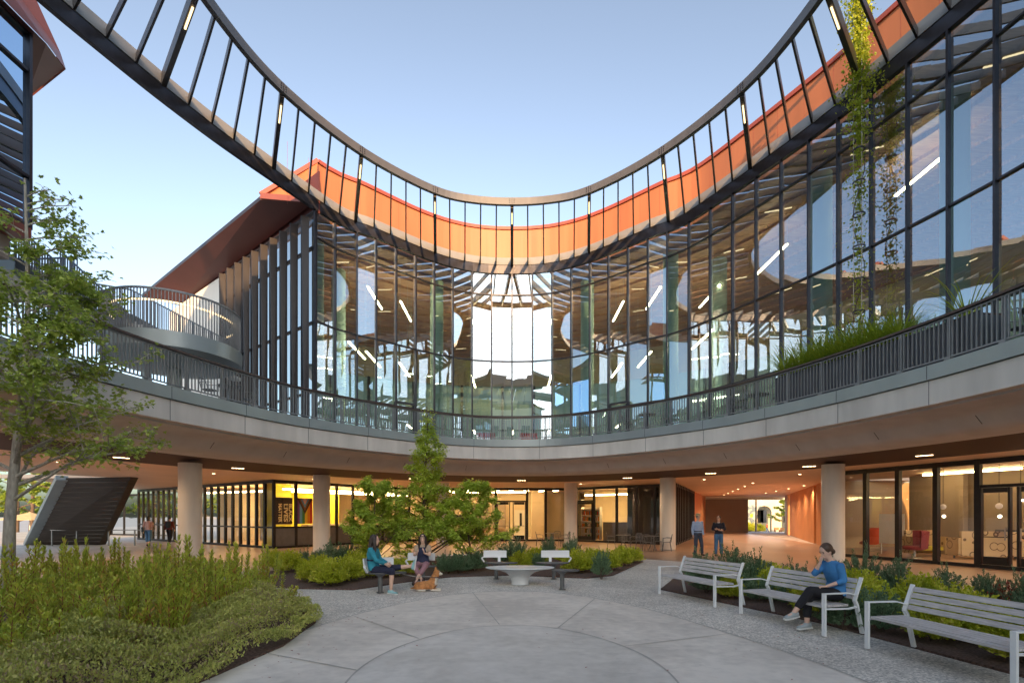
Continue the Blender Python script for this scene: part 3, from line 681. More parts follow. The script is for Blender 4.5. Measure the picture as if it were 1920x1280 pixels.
# ================================================================ ground-floor glass fronts and rooms
def storefront(name, lb, p, q, divs, sill=.0, midrail=None, panel=False, doors=(), mw=.10, glass='glass_store', dark=()):
    """divs: fractions of the mullions from 0 to 1"""
    t = Thing(name, lb, 'glass front', (p[0], p[1], 0)); P0 = Vector((*p, 0)); D = Vector((*q, 0)) - P0; L_ = D.length; d = D / L_; an = math.atan2(d.y, d.x)
    H = CEIL - .01; nf = Vector((d.y, -d.x, 0))
    def pt(f, z, o=0): v = P0 + D * f + nf * o; return (v.x, v.y, z)
    for i in range(len(divs) - 1):
        a, b = divs[i], divs[i + 1]; m = MB(); e = .5 * mw / L_
        m.bar(pt(a, .02), pt(a, H), mw, .16, up=tuple(d))
        if i == len(divs) - 2: m.bar(pt(b, .02), pt(b, H), mw, .16, up=tuple(d))
        m.bar(pt(a + e, H - .09), pt(b - e, H - .09), .14, .17)
        m.bar(pt(a + e, .07), pt(b - e, .07), .14, .12)
        lo = .13
        isd = i in doors
        if sill and not isd:
            m.bar(pt(a + e, sill), pt(b - e, sill), .12, .09)
        if isd or (midrail and i in midrail): m.bar(pt(a + e, 2.72), pt(b - e, 2.72), .13, .10)
        w_ = t.part('window', m, 'black_frame')
        if panel and not isd: t.part('lower_panel', MB().bar(pt(a + e, sill / 2 + .05), pt(b - e, sill / 2 + .05), .06, sill - .15), 'seat_dark', w_)
        g0 = sill + .05 if (panel and not isd) else .13
        if i not in dark or True:
            t.part('pane', MB().add([pt(a + e, g0), pt(b - e, g0), pt(b - e, H - .17), pt(a + e, H - .17)], [(0, 1, 2, 3)]), glass, w_)
        if isd:
            nn = 2 if (b - a) * L_ > 1.5 else 1; w0 = (b - a) / nn
            for k in range(nn):
                u, v = a + w0 * k + .06 / L_, a + w0 * (k + 1) - .06 / L_; dm = MB()
                for f_ in (u + .06 / L_, v - .06 / L_): dm.bar(pt(f_, .14, .05), pt(f_, 2.66, .05), .13, .06, up=tuple(d))
                dm.bar(pt(u + .126 / L_, 2.58, .05), pt(v - .126 / L_, 2.58, .05), .06, .16); dm.bar(pt(u + .126 / L_, .27, .05), pt(v - .126 / L_, .27, .05), .06, .26)
                dm.bar(pt(u + .126 / L_, 1.05, .05), pt(v - .126 / L_, 1.05, .05), .04, .03)
                dr = t.part('door', dm, 'black_frame')
                hx = (v - .15 / L_) if k == 0 else (u + .15 / L_)
                t.part('handle', MB().bar(pt(hx, .95, .13), pt(hx, 1.35, .13), .03, .03, up=tuple(d)), 'steel_cable', dr)
    return t, pt
cL = (-12.55, 28.1)
lin = lambda n: [i / n for i in range(n + 1)]
t_L1, ptL1 = storefront('side_glass_front', 'long glazed side wall running back from the poster corner toward the two walkers', (-27.3, 39.0), cL, lin(21), sill=1.12, mw=.13)
e2 = (-7.05, 36.5)
t_L2, ptL2 = storefront('poster_glass_front', 'glass front with dark lower panels and window posters behind the left column', cL, e2, [0, .13, .26, .40, .52, .64, .76, .88, 1], sill=1.12, panel=True)
t_C, ptC = storefront('centre_glass_front', 'lit glass front with dark double doors behind the swivel seats', e2, (3.65, 36.5), [0, .12, .24, .36, .455, .555, .755, .875, 1], doors=(5,), midrail=(4,))
t_C2, ptC2 = storefront('bookshelf_glass_front', 'glass front with single door beside the dark glazing left of the passage', (3.65, 36.5), (9.45, 31.55), [0, .12, .30, .52, .70, .86, 1], sill=0, doors=(1,))
t_PL, ptPL = storefront('passage_left_front', 'dark finned glazing along the left side of the passage', (9.56, 31.3), (14.2, 41.8), lin(12), mw=.22, glass='glass_west')
t_R, ptR = storefront('lounge_glass_front', 'large glass front of the lounge with red chairs at the right edge', (14.0, 23.1), (17.1, 13.4), [0, .14, .27, .405, .535, .74, .94, 1], doors=(4,), mw=.17)
t_R2, ptR2 = storefront('lounge_end_front', 'short dark glazing between the right column and the passage', (16.9, 28.6), (14.0, 23.1), lin(6), mw=.2, glass='glass_west')
t_D, ptD = storefront('entrance_glass_front', 'distant teal glass entrance with double doors beyond the walkers', (-39, 49.0), (-28.6, 45.0), [0, .15, .3, .45, .62, .85, 1], doors=(4,), glass='glass_west')
# thin white fin lines and opaque passage walls
Pw = Thing('passage_walls', 'orange brown passage side walls and lintel framing the view to the street', 'wall', (16, 45, 0))
Pw.part('left_wall', MB().prism([(14.25, 41.9), (19.6, 54.0), (19.2, 54.2), (13.9, 42.1)], .01, CEIL), 'passage_wall')
Pw.part('right_wall', MB().prism([(17.0, 28.9), (18.6, 32.6), (19.0, 32.5), (17.4, 28.7)], .01, CEIL).prism([(18.9, 33.4), (24.5, 47), (24.9, 46.8), (19.3, 33.2)], .01, CEIL).prism([(24.8, 48), (27.5, 53.8), (27.9, 53.7), (25.2, 47.8)], .01, CEIL), 'passage_wall')
Pw.part('dark_doors', MB().prism([(24.2, 45.5), (24.9, 47.4), (24.8, 47.45), (24.1, 45.55)], .02, 3.1), 'black_frame')
Pw.part('end_wall', MB().prism([(19.4, 54.2), (24.0, 54.2), (24.0, 54.6), (19.4, 54.6)], .0, 3.4), 'grey_brown')
Pw.part('lintel', MB().prism([(18, 54.62), (30, 54.62), (30, 55.1), (18, 55.1)], 3.38, 4.2), 'cream_wall')
# rooms
mat('lounge_wall', (.40, .25, .12), .7, 0, .05, 1)
def room(name, lb, parts):
    t = Thing(name, lb, 'room', parts[0][1][0] + (0,) if False else (0, 0, 0))
    for nm, poly, z0, z1, m in parts: t.part(nm, MB().prism(poly, z0, z1), m)
    return t
room('centre_room', 'warm lit cream room behind the central doors', [
    ('back_wall', [(-7, 43.4), (9, 43.4), (9, 43.7), (-7, 43.7)], .01, 3.62, 'cream_wall'),
    ('side_wall', [(-7.2, 36.9), (-7.0, 36.9), (-7.0, 43.4), (-7.2, 43.4)], .01, 3.62, 'cream_wall'),
    ('partition', [(3.9, 37.2), (4.1, 37.2), (5.6, 43.3), (5.4, 43.3)], .01, 3.6, 'cream_wall'),
    ('pier', [(1.5, 40.2), (2.4, 40.2), (2.4, 43.2), (1.5, 43.2)], .012, 3.61, 'cream_wall'),
    ('room_door', [(.2, 43.34), (1.2, 43.34), (1.2, 43.39), (.2, 43.39)], .02, 2.2, 'white_wall'),
    ('door_glass', [(.62, 43.30), (.80, 43.30), (.80, 43.335), (.62, 43.335)], .9, 1.95, 'black_frame'),
    ('grey_board', [(-3.1, 42.9), (-1.9, 42.9), (-1.9, 42.96), (-3.1, 42.96)], .7, 2.7, 'grey_brown'),
    ('grey_board', [(-1.6, 42.9), (-.5, 42.9), (-.5, 42.96), (-1.6, 42.96)], .7, 2.7, 'grey_brown'),
    ('wall_screen', [(-4.6, 43.3), (-4.1, 43.3), (-4.1, 43.36), (-4.6, 43.36)], 1.5, 1.8, 'black_frame')])
room('office_room', 'yellow and cream office behind the poster windows', [
    ('back_wall', [(-22, 45.5), (-7.4, 44.5), (-7.4, 44.8), (-22, 45.8)], .01, 3.62, 'cream_wall'),
    ('yellow_wall', [(-17, 36.5), (-12.2, 37.6), (-12.3, 37.9), (-17.1, 36.8)], .01, 3.62, 'yellow_green'),
    ('yellow_wall', [(-14.6, 31.2), (-13.9, 30.9), (-13.2, 31.9), (-13.9, 32.2)], .01, 3.6, 'yellow_green'),
    ('cream_partition', [(-22, 40.2), (-18, 37.4), (-17.8, 37.7), (-21.8, 40.5)], .01, 3.6, 'cream_wall'),
    ('picture', [(-9.8, 44.4), (-9.3, 44.4), (-9.3, 44.45), (-9.8, 44.45)], 1.6, 2.5, 'grey_brown'),
    ('desk', [(-12.6, 32.9), (-10.8, 35.6), (-11.5, 36.0), (-13.2, 33.4)], .72, 1.2, 'grey_brown')])
room('kitchen_room', 'small warm room with bookshelf behind the single door', [
    ('back_wall', [(5.6, 41.2), (12, 37.5), (12.2, 37.8), (5.8, 41.5)], .01, 3.62, 'cream_wall'),
    ('counter', [(6.3, 36.9), (7.7, 35.8), (8.0, 36.3), (6.6, 37.4)], .02, 1.3, 'seat_dark'),
    ('dark_screen', [(7.3, 33.75), (9.5, 31.9), (9.55, 32.0), (7.35, 33.85)], .02, 3.6, 'dark_glass')])
room('lounge_room', 'beige lounge with orange red wall panel behind the right glass front', [
    ('back_wall', [(22.5, 30), (29, 12), (29.4, 12.2), (22.9, 30.2)], .01, 3.62, 'lounge_wall'),
    ('side_wall', [(16.9, 28.3), (22.5, 30.2), (22.4, 30.5), (16.8, 28.6)], .01, 3.62, 'lounge_wall'),
    ('dark_wall', [(20.2, 24.2), (21.0, 21.8), (21.3, 21.9), (20.5, 24.3)], .01, 3.62, 'grey_brown'),
    ('pier', [(19.0, 25.5), (19.8, 23.4), (20.1, 23.5), (19.3, 25.6)], .012, 3.61, 'grey_brown'),
    ('red_panel', [(22.2, 19.5), (23.6, 15.7), (23.7, 15.75), (22.3, 19.55)], .02, 2.6, 'red_panel'),
    ('counter', [(19.2, 21.2), (20.9, 16.0), (21.3, 16.15), (19.6, 21.35)], 1.12, 1.2, 'seat_dark')])
# glow strips and lamps of the rooms
def room_lamp(p, q, z, lb, w_=.14, m='lamp_room', g='linear lamps in the ground floor rooms', cord=False):
    t = Thing('linear_lamp', lb, 'lamp', (*p, z), group=g); t.part('tube', MB().bar((*p, z), (*q, z), w_, .06), m)
    t.part('housing', MB().bar((*p, z + .05), (*q, z + .05), w_ * .7, .03), 'white_paint')
    if cord: t.part('cords', MB().box((p[0], p[1], (z + .06 + CEIL) / 2), (.012, .012, CEIL - z - .07)).box((q[0], q[1], (z + .06 + CEIL) / 2), (.012, .012, CEIL - z - .07)), 'black_frame')
room_lamp((-12.9, 30.2), (-8.2, 36.6), 3.25, 'long glowing ceiling strip just inside the poster windows', .35)
room_lamp((-15.5, 33.2), (-10.2, 39.5), 3.3, 'second glowing ceiling strip deeper behind the poster windows', .35)
room_lamp((-21, 36.8), (-16, 34.2), 3.3, 'glowing ceiling strip behind the side windows near the walkers', .3)
room_lamp((-11, 40.5), (-8.2, 42), 3.3, 'glowing ceiling strip at the back of the yellow office', .3)
room_lamp((-4.5, 40.6), (1.2, 40.6), 3.5, 'long glowing strip deep in the central room', .2)
room_lamp((5.3, 38.4), (8.6, 36.2), 3.2, 'glowing strip behind the bookshelf glass front', .3)
kk = 0
for x, y in ((-5.9, 38.3), (-4.7, 39.0), (-3.3, 38.2), (-2.4, 39.4), (-1.2, 38.4), (-.2, 39.1), (.9, 38.5), (2.0, 38.9), (3.0, 38.4)):
    room_lamp((x, y), (x + .25, y - .55), 3.52, 'short slanted tube lamp above the central doors, %s from the left' % ORD[kk], .10, 'lamp_tube'); kk += 1
room_lamp((18.4, 18.6), (20.6, 19.5), 2.52, 'upper of the two long tubes over the lounge counter', .06, 'lamp_white', cord=True)
room_lamp((18.6, 19.5), (20.3, 20.2), 2.30, 'lower of the two long tubes over the lounge counter', .06, 'lamp_white', cord=True)
room_lamp((20.3, 15.5), (21.9, 16.1), 2.55, 'long tube lamp in front of the orange red panel', .06, 'lamp_white', cord=True)
room_lamp((18.5, 24), (19.6, 20.5), 3.56, 'ceiling strip deep in the lounge left of the counter', .07)
room_lamp((21.5, 22), (23.2, 17.5), 3.57, 'ceiling strip deep in the lounge above the orange red panel', .09)
kk = 0
for x, y in ((17.3, 21.4), (17.9, 19.6), (18.5, 17.9)):
    t = Thing('globe_pendant', 'clear glass globe pendant in the lounge, %s from the left' % ORD[kk], 'lamp', (x, y, 2.1), group='globe pendants in the lounge'); kk += 1
    t.part('globe', MB().ball((x, y, 2.1), .11, 14, 9), 'white_shell', smooth=True); t.part('bulb', MB().ball((x + .03, y, 1.72), .06), 'lamp_white', smooth=True)
    t.part('cord', MB().box((x, y, 2.93), (.012, .012, 1.42)), 'black_frame')
# lounge furniture
mat('dark_red_cloth', (.22, .02, .03), .6, 0, .1, 3)
def lounge_chair(x, y, rz, lb, m='red_panel'):
    t = Thing('lounge_chair', lb, 'chair', (x, y, 0), rz, group='red lounge chairs', local=True)
    sh = MB(); pr = [(-.42, .42), (-.40, .60), (-.36, 1.0), (-.28, 1.12)]
    for k in range(9):
        pass
    arc = [(math.cos(a) * .42, math.sin(a) * .40, math.cos(a), math.sin(a)) for a in [R_(190 + 160 * k / 12) for k in range(13)]]
    sh.sweep(arc, [(-.03, .40), (.05, .40), (.10, 1.10), (.03, 1.14), (-.02, 1.08)])
    t.part('backrest', sh, m, smooth=True); t.part('seat', MB().lathe((0, 0, .34), [(.30, 0), (.40, .03), (.41, .12), (.34, .17)], 20), m, smooth=True)
    t.part('base', MB().lathe((0, 0, .0), [(.26, .01), (.24, .04), (.04, .07), (.035, .35)], 16), 'steel_cable', smooth=True)
lounge_chair(17.4, 26.0, R_(30), 'bright red lounge chair in the first lounge bay')
lounge_chair(16.6, 22.0, R_(70), 'dark red lounge chair left of the patterned sofa', 'dark_red_cloth')
lounge_chair(18.6, 26.9, R_(-20), 'red lounge chair deeper in the lounge beside the whiteboard')
wb = Thing('whiteboard', 'rolling beige whiteboard standing in the lounge', 'whiteboard', (17.3, 24.3, 0), R_(-35), local=True)
wb.part('board', MB().box((0, 0, 1.15), (.95, .04, 1.35)), 'white_wall'); 
for k in (-1, 1): wb.part('leg', MB().bar((k * .38, -.3, .02), (k * .38, 0, .5), .03, .03).bar((k * .38, .3, .02), (k * .38, .02, .5), .03, .03), 'white_paint')
pm_, tt, bb = new_mat('circle_print')
tc = tt.nodes.new('ShaderNodeTexCoord'); vo = tt.nodes.new('ShaderNodeTexVoronoi'); vo.inputs['Scale'].default_value = 2.6; tt.links.new(tc.outputs['Object'], vo.inputs['Vector'])
rp = tt.nodes.new('ShaderNodeValToRGB'); rp.color_ramp.interpolation = 'CONSTANT'; els = rp.color_ramp.elements; els[0].color = (.60, .46, .26, 1); els[1].position = .36; els[1].color = (.16, .10, .05, 1); e_ = els.new(.44); e_.color = (.60, .46, .26, 1)
tt.links.new(vo.outputs['Distance'], rp.inputs[0]); tt.links.new(rp.outputs[0], bb.inputs['Base Color'])
def sofa(x, y, rz, L_, lb):
    t = Thing('sofa', lb, 'sofa', (x, y, 0), rz, group='circle patterned sofas in the lounge', local=True)
    t.part('backrest', MB().box((0, .3, .62), (L_, .12, 1.0)), 'circle_print'); t.part('seat', MB().box((0, -.05, .36), (L_ - .1, .56, .16)), 'yellow_green')
    for k in (-1, 1):
        t.part('arm', MB().box((k * (L_ / 2 + .05), -.02, .5), (.09, .7, .72)), 'circle_print')
        t.part('leg', MB().box((k * (L_ / 2 - .1), -.2, .14), (.05, .05, .26)), 'black_frame')
sofa(17.7, 22.9, R_(-5), 1.2, 'circle patterned sofa left of the lounge door'); sofa(19.3, 21.6, R_(174), 2.5, 'long circle patterned sofa seen through the lounge door bay')
mo = Thing('computer_monitor', 'dark monitor on the lounge counter', 'monitor', (19.9, 19.2, 1.2)); mo.part('screen', MB().box((19.9, 19.2, 1.52), (.5, .05, .32), R_(-70)), 'black_frame'); mo.part('stand', MB().box((19.9, 19.2, 1.28), (.06, .04, .15)), 'black_frame')
# bookshelf behind the single door
bs = Thing('bookshelf', 'white bookshelf full of books behind the single door', 'bookshelf', (5.6, 37.6, 0), R_(-40), local=True)
bs.part('case', MB().box((-.75, 0, 1.2), (.04, .32, 2.3)).box((.75, 0, 1.2), (.04, .32, 2.3)).box((0, .15, 1.2), (1.46, .02, 2.3)), 'white_wall')
for k in range(6): bs.part('shelf', MB().box((0, 0, .1 + k * .42), (1.46, .3, .03)), 'white_wall')
for i_, nm in enumerate(('flag_red', 'flag_blue', 'seat_dark', 'white_paint', 'flag_orange', 'flag_green')):
    bk = MB()
    for k in range(5):
        x = -.68
        while x < .66:
            w2 = random.uniform(.03, .06); h = random.uniform(.2, .33)
            if random.random() < .75 and (int(x * 100) + k) % 6 == i_: bk.box((x, -.02, .118 + k * .42 + h / 2), (w2 * .8, .2, h))
            x += w2
    if bk.v: bs.part('books', bk, nm)
# posters in the windows: black banner with gold letters, and a striped flag
def text_mesh(txt, size, m, loc, rot, parent_thing, name, ext=.002, sx=1.0):
    cu = bpy.data.curves.new(name, 'FONT'); cu.body = txt; cu.size = size; cu.extrude = ext; cu.align_x = 'LEFT'; cu.align_y = 'BOTTOM'; cu.offset = size * .022
    tmp = bpy.data.objects.new('t', cu); C.objects.link(tmp); dg = bpy.context.evaluated_depsgraph_get(); me = bpy.data.meshes.new_from_object(tmp.evaluated_get(dg)); bpy.data.objects.remove(tmp)
    me.materials.clear(); me.materials.append(M[m]); o = bpy.data.objects.new(name, me); C.objects.link(o); o.parent = parent_thing; o.location = loc; o.rotation_euler = rot; o.scale = (sx, 1, 1); return o
dL = (Vector(e2) - Vector(cL)); LL = dL.length; dL.normalize(); aL = math.atan2(dL.y, dL.x); nfl = Vector((dL.y, -dL.x))
def poster_frame(f0, f1, name, lb, cat, off=-.12):
    p = Vector(cL) + dL * LL * f0 + nfl * off; t = Thing(name, lb, cat, (p.x, p.y, 1.28), aL, local=True); return t, (f1 - f0) * LL
pb, wpb = poster_frame(.018, .118, 'banner', 'black banner with gold lettering reading BLACK LIVES MATTER turned sideways', 'banner')
pb.part('cloth', MB().box((wpb / 2, 0, .72), (wpb, .012, 1.42)), 'poster_black')
pb.part('border', MB().box((wpb / 2, 0, 1.445), (wpb + .02, .02, .03)).box((wpb / 2, 0, -.005), (wpb + .02, .02, .03)), 'poster_ink')
for i_, (wd, x, sz) in enumerate((('BLACK', wpb - .29, .285), ('LIVES', wpb - .60, .33), ('MATTER', wpb - .90, .27))):
    o = text_mesh(wd, sz, 'poster_ink', (x + .01, -.012, 1.12), (R_(90), R_(90), 0), pb.r, 'lettering')
    bpy.context.view_layer.update(); L0 = max(v.co.x for v in o.data.vertices); o.scale = (1.0 / L0, 1, 1) if wd != 'LIVES' else (.98 / L0, 1, 1)
fm = MB().box((wpb - .455, -.011, .60), (.012, .006, 1.12)).box((wpb - .455 - .0, -.011, .60), (.010, .004, 1.1))
pb.part('letter_rule', MB().box((wpb - .335, -.011, .60), (.014, .006, 1.04)).box((wpb - .64, -.011, .60), (.014, .006, 1.04)), 'poster_ink')
pf, wpf = poster_frame(.146, .244, 'striped_flag', 'rainbow flag with layered chevrons hanging in the window', 'flag')
cols_ = ['flag_violet', 'flag_indigo', 'flag_blue', 'flag_green', 'flag_yellow', 'flag_orange', 'flag_red']
cols_ = ['flag_violet', 'flag_blue', 'flag_green', 'flag_yellow', 'flag_orange', 'flag_red']
for i_, cn in enumerate(cols_):
    pf.part('stripe', MB().box((wpf * (i_ + .5) / 6, 0, .72), (wpf / 6, .012, 1.42)), cn)
for i_, cn in enumerate(['flag_black', 'flag_brown', 'flag_blue', 'flag_pink', 'flag_white']):
    k = 1 - i_ * .2; h = .88 * k
    pf.part('chevron', MB().add([(wpf / 2 - wpf / 2 * k, -.010 - i_ * .003, 1.43), (wpf / 2 + wpf / 2 * k, -.010 - i_ * .003, 1.43), (wpf / 2, -.010 - i_ * .003, 1.43 - h)], [(0, 1, 2)]), cn)
# dark underside of the stadium stair at the far left
Sw = Thing('leaning_stair', 'dark leaning underside of the big stair with a grey steel edge at the far left', 'stair', (-26, 31.8, 0))
a0_, a1_ = Vector((-28.6, 31.8, .01)), Vector((-24.6, 31.8, .01)); b0_, b1_ = Vector((-22.4, 26.8, 3.64)), Vector((-18.7, 26.2, 3.64))
Sw.part('underside', MB().hexa([a0_, a1_, a1_ + Vector((0, .5, 0)), a0_ + Vector((0, .5, 0)), b0_, b1_, b1_ + Vector((0, .5, 0)), b0_ + Vector((0, .5, 0))]), 'stair_dark')
bt = MB()
for k in range(1, 16):
    u = k / 16; bt.bar(a0_.lerp(b0_, u) + Vector((.1, -.03, 0)), a1_.lerp(b1_, u) + Vector((-.05, -.03, 0)), .04, .05)
Sw.part('boards', bt, 'stair_dark'); Sw.part('edge', MB().bar(a0_ + Vector((-.2, 0, 0)), b0_ + Vector((-.2, 0, 0)), .5, .25), 'trim_metal')
Gr = Thing('guard_rail', 'low grey guard rail in front of the leaning stair', 'railing', (-24, 30.6, 0))
xs = [-26.2, -24.9, -23.2, -21.8, -21.0]
for x in xs: Gr.part('post', MB().box((x, 30.6 + (x + 24) * .1, .47), (.06, .06, .9)), 'post_grey')
Gr.part('rail', MB().bar((-26.3, 30.37, .92), (-20.9, 30.91, .92), .05, .05), 'post_grey')
# upper floor linear lamps
kk = 0; items = []
for X, o, z in ((-.245, 1.2, 12.3), (-.175, 1.6, 12.3), (-.06, 2.0, 12.3), (.06, 2.0, 12.3), (.175, 1.6, 12.3), (.245, 1.6, 12.4), (.315, 3, 12.3),
                (-.285, 1.6, 9.7), (-.235, 1.8, 9.5), (-.17, 2.0, 9.4), (-.06, 2.4, 9.4), (.058, 2.4, 9.4), (.165, 2.0, 9.4), (.22, 1.9, 9.6), (.33, 1.6, 9.8),
                (-.06, 1.8, 6.3), (0.0, 1.8, 6.3), (.058, 1.8, 6.3), (-.16, 1.8, 6.3), (.165, 1.8, 6.3), (.43, 2.5, 12.4), (.70, 3, 12.9)):
    items.append((X, o, z))
items.sort()
from collections import Counter
cnt = Counter()
for X, o, z in items:
    X_ = X if X else .0005
    p, T = G.at(G.find(X_)); N = Vector((-T.y, T.x)); a = p + N * o; b = a + Vector((0, 2.7 if z > 7 else 1.0))
    row = 'upper' if z > 11 else ('middle' if z > 7 else 'low'); n_o = cnt[row]; cnt[row] += 1
    t = Thing('linear_lamp', 'slim glowing tube lamp behind the upper glass, %s row, %s from the left' % (row, ORD[n_o]), 'lamp', (a.x, a.y, z), group='tube lamps in the upper hall')
    t.part('tube', MB().bar((a.x, a.y, z), (b.x, b.y, z), .08, .05), 'lamp_upper'); t.part('cords', MB().box((a.x, a.y, (z + 13.3) / 2 + .05), (.012, .012, max(.02, 13.3 - z))).box((b.x, b.y, (z + 13.3) / 2 + .05), (.012, .012, max(.02, 13.3 - z))), 'steel_cable')
# ================================================================ beyond the passage
Ab = Thing('arcade_building', 'pale stone building with round arches beyond the passage', 'building', (40, 100, -1.2))
def P3(px, d): return ((px - 960) * d / 1000)
fy = 99.0
seg = MB(); zb, zs_, zt = -1.24, 2.3, 7.5
arches = [(P3(1392, fy), P3(1402, fy)), (P3(1419.5, fy), P3(1447, fy)), (P3(1464, fy), P3(1491, fy))]
edges = [P3(1340, fy)]
for a, b in arches: edges += [a, b]
edges.append(P3(1560, fy))
for i in range(0, len(edges), 2):
    a, b = edges[i], edges[i + 1]; seg.prism([(a, fy), (b, fy), (b, fy + .8), (a, fy + .8)], zb, zs_ + 1.6)
seg.prism([(edges[0], fy + .002), (edges[-1], fy + .002), (edges[-1], fy + .798), (edges[0], fy + .798)], zs_ + 1.601, zt)
for a, b in arches:
    r = (b - a) / 2; c_ = (a + b) / 2; k = 14
    for j in range(k):
        t0, t1 = math.pi * j / k, math.pi * (j + 1) / k; x0, x1 = c_ - r * math.cos(t0), c_ - r * math.cos(t1); z0, z1 = zs_ - .1 + min(r, 1.6) * math.sin(t0), zs_ - .1 + min(r, 1.6) * math.sin(t1)
        seg.hexa([(x0, fy, z0), (x1, fy, z1), (x1, fy + .8, z1), (x0, fy + .8, z0), (x0, fy, zs_ + 1.6), (x1, fy, zs_ + 1.6), (x1, fy + .8, zs_ + 1.6), (x0, fy + .8, zs_ + 1.6)])
Ab.part('facade', seg, 'stone_far'); Ab.part('inner_wall', MB().prism([(edges[0], fy + 4), (edges[-1], fy + 4), (edges[-1], fy + 4.3), (edges[0], fy + 4.3)], zb, 6), 'stone_far')
for px in (1422, 1428, 1470): Ab.part('window', MB().box((P3(px + 4, fy + 3.9), fy + 3.95, 1.6), (1.1 if px < 1429 else .9, .1, 2.4)), 'dark_glass')
Sl = Thing('street_lamp', 'dark lamp post beyond the passage beside the road', 'lamp post', (P3(1417.5, 76), 76, -1.24)); Sl.part('pole', MB().tube([(P3(1417.5, 76), 76, -1.24), (P3(1417.5, 76), 76, 4.6)], [.16, .10], 12), 'black_frame', smooth=True); Sl.part('base', MB().lathe((P3(1417.5, 76), 76, -1.24), [(.42, 0), (.40, .3), (.18, .7)], 14), 'black_frame'); Sl.part('lantern', MB().lathe((P3(1417.5, 76), 76, 4.6), [(.12, 0), (.28, .5), (.30, .55), (.05, .75)], 12), 'black_frame')
Sn = Thing('street_sign', 'small yellow sign on a thin pole beyond the passage', 'sign', (P3(1409, 97), 97, -1.24)); Sn.part('pole', MB().tube([(P3(1409, 97), 97, -1.24), (P3(1409, 97), 97, 1.9)], .04), 'steel_cable'); Sn.part('plate', MB().box((P3(1409, 97), 96.94, 1.75), (.5, .03, .62)), 'flag_yellow')
def garden_seat(x, y, w_, lb):
    t = Thing('garden_bench', lb, 'bench', (x, y, -1.24), group='timber benches beyond the passage'); z = -1.24
    t.part('seat', MB().box((x, y, z + .45), (w_, .5, .06)), 'passage_wall'); t.part('backrest', MB().box((x, y + .25, z + .8), (w_, .06, .45)), 'passage_wall')
    for k in (-1, 1): t.part('leg', MB().box((x + k * w_ * .45, y, z + .32), (.08, .5, .62)), 'passage_wall')
garden_seat(P3(1457.5, 88), 88, .9, 'small timber chair bench beyond the passage'); garden_seat(P3(1471, 86), 86, 1.2, 'wider timber bench beyond the passage beside the round shrub')
# ================================================================ benches
def make_bench():
    t = Thing('bench', 'x', 'bench', (0, 0, 0), 0, group='slatted benches along the right planting bed', local=True)
    L_ = 1.80
    st = MB()
    for k in range(5): st.box((0, -.185 + k * .095, .425 + (0 if k else -.004)), (L_ - .09, .085, .032))
    t.part('seat', st, 'slat_grey')
    bk = MB()
    for k in range(4):
        z = .545 + k * .077; y = .305 + k * .028; bk.hexa([(x_, y_ + y, z_ + z) for x_, y_, z_ in ((-L_ / 2 + .05, -.012, -.028), (L_ / 2 - .05, -.012, -.028), (L_ / 2 - .05, .012, -.034), (-L_ / 2 + .05, .012, -.034), (-L_ / 2 + .05, .006, .034), (L_ / 2 - .05, .006, .034), (L_ / 2 - .05, .03, .028), (-L_ / 2 + .05, .03, .028))])
    t.part('backrest', bk, 'slat_grey')
    for sx in (-1, 1):
        x = sx * (L_ / 2)
        t.part('leg', MB().box((x, -.235, .315), (.058, .03, .61)), 'white_paint')
        t.part('leg', MB().bar((x, .44, .012), (x, .335, .44), .058, .03, up=(0, 1, 0)).bar((x, .335, .44), (x, .30, .50), .057, .03, up=(0, 1, 0)).bar((x, .30, .50), (x, .425, .83), .056, .022, up=(0, 1, 0)), 'white_paint')
        t.part('armrest', MB().bar((x, -.22, .612), (x, .18, .612), .05, .016).bar((x, .18, .612), (x, .325, .575), .049, .016), 'white_paint')
        t.part('seat_rail', MB().bar((x, -.22, .395), (x, .20, .385), .035, .022).bar((x, .20, .385), (x, .335, .405), .034, .022), 'white_paint')
    return t
b0 = make_bench(); benches = []
for i, (a, b, lb) in enumerate((((3.24, 11.76), (3.82, 10.02), 'empty slatted bench with white arms, farthest of the three'), ((4.03, 9.35), (4.46, 7.66), 'slatted bench with white arms where the denim shirted woman sits'), ((4.61, 6.93), (4.84, 5.13), 'empty slatted bench with white arms, nearest at the right edge'))):
    a, b = Vector(a), Vector(b); d = (b - a).normalized(); n = Vector((-d.y, d.x)); mid = (a + b) / 2 + n * .235
    o = b0.r if i == 0 else copy_tree(b0.r); o.location = (mid.x, mid.y, .017); o.rotation_euler = (0, 0, math.atan2(d.y, d.x)); o['label'] = lb; benches.append(o)

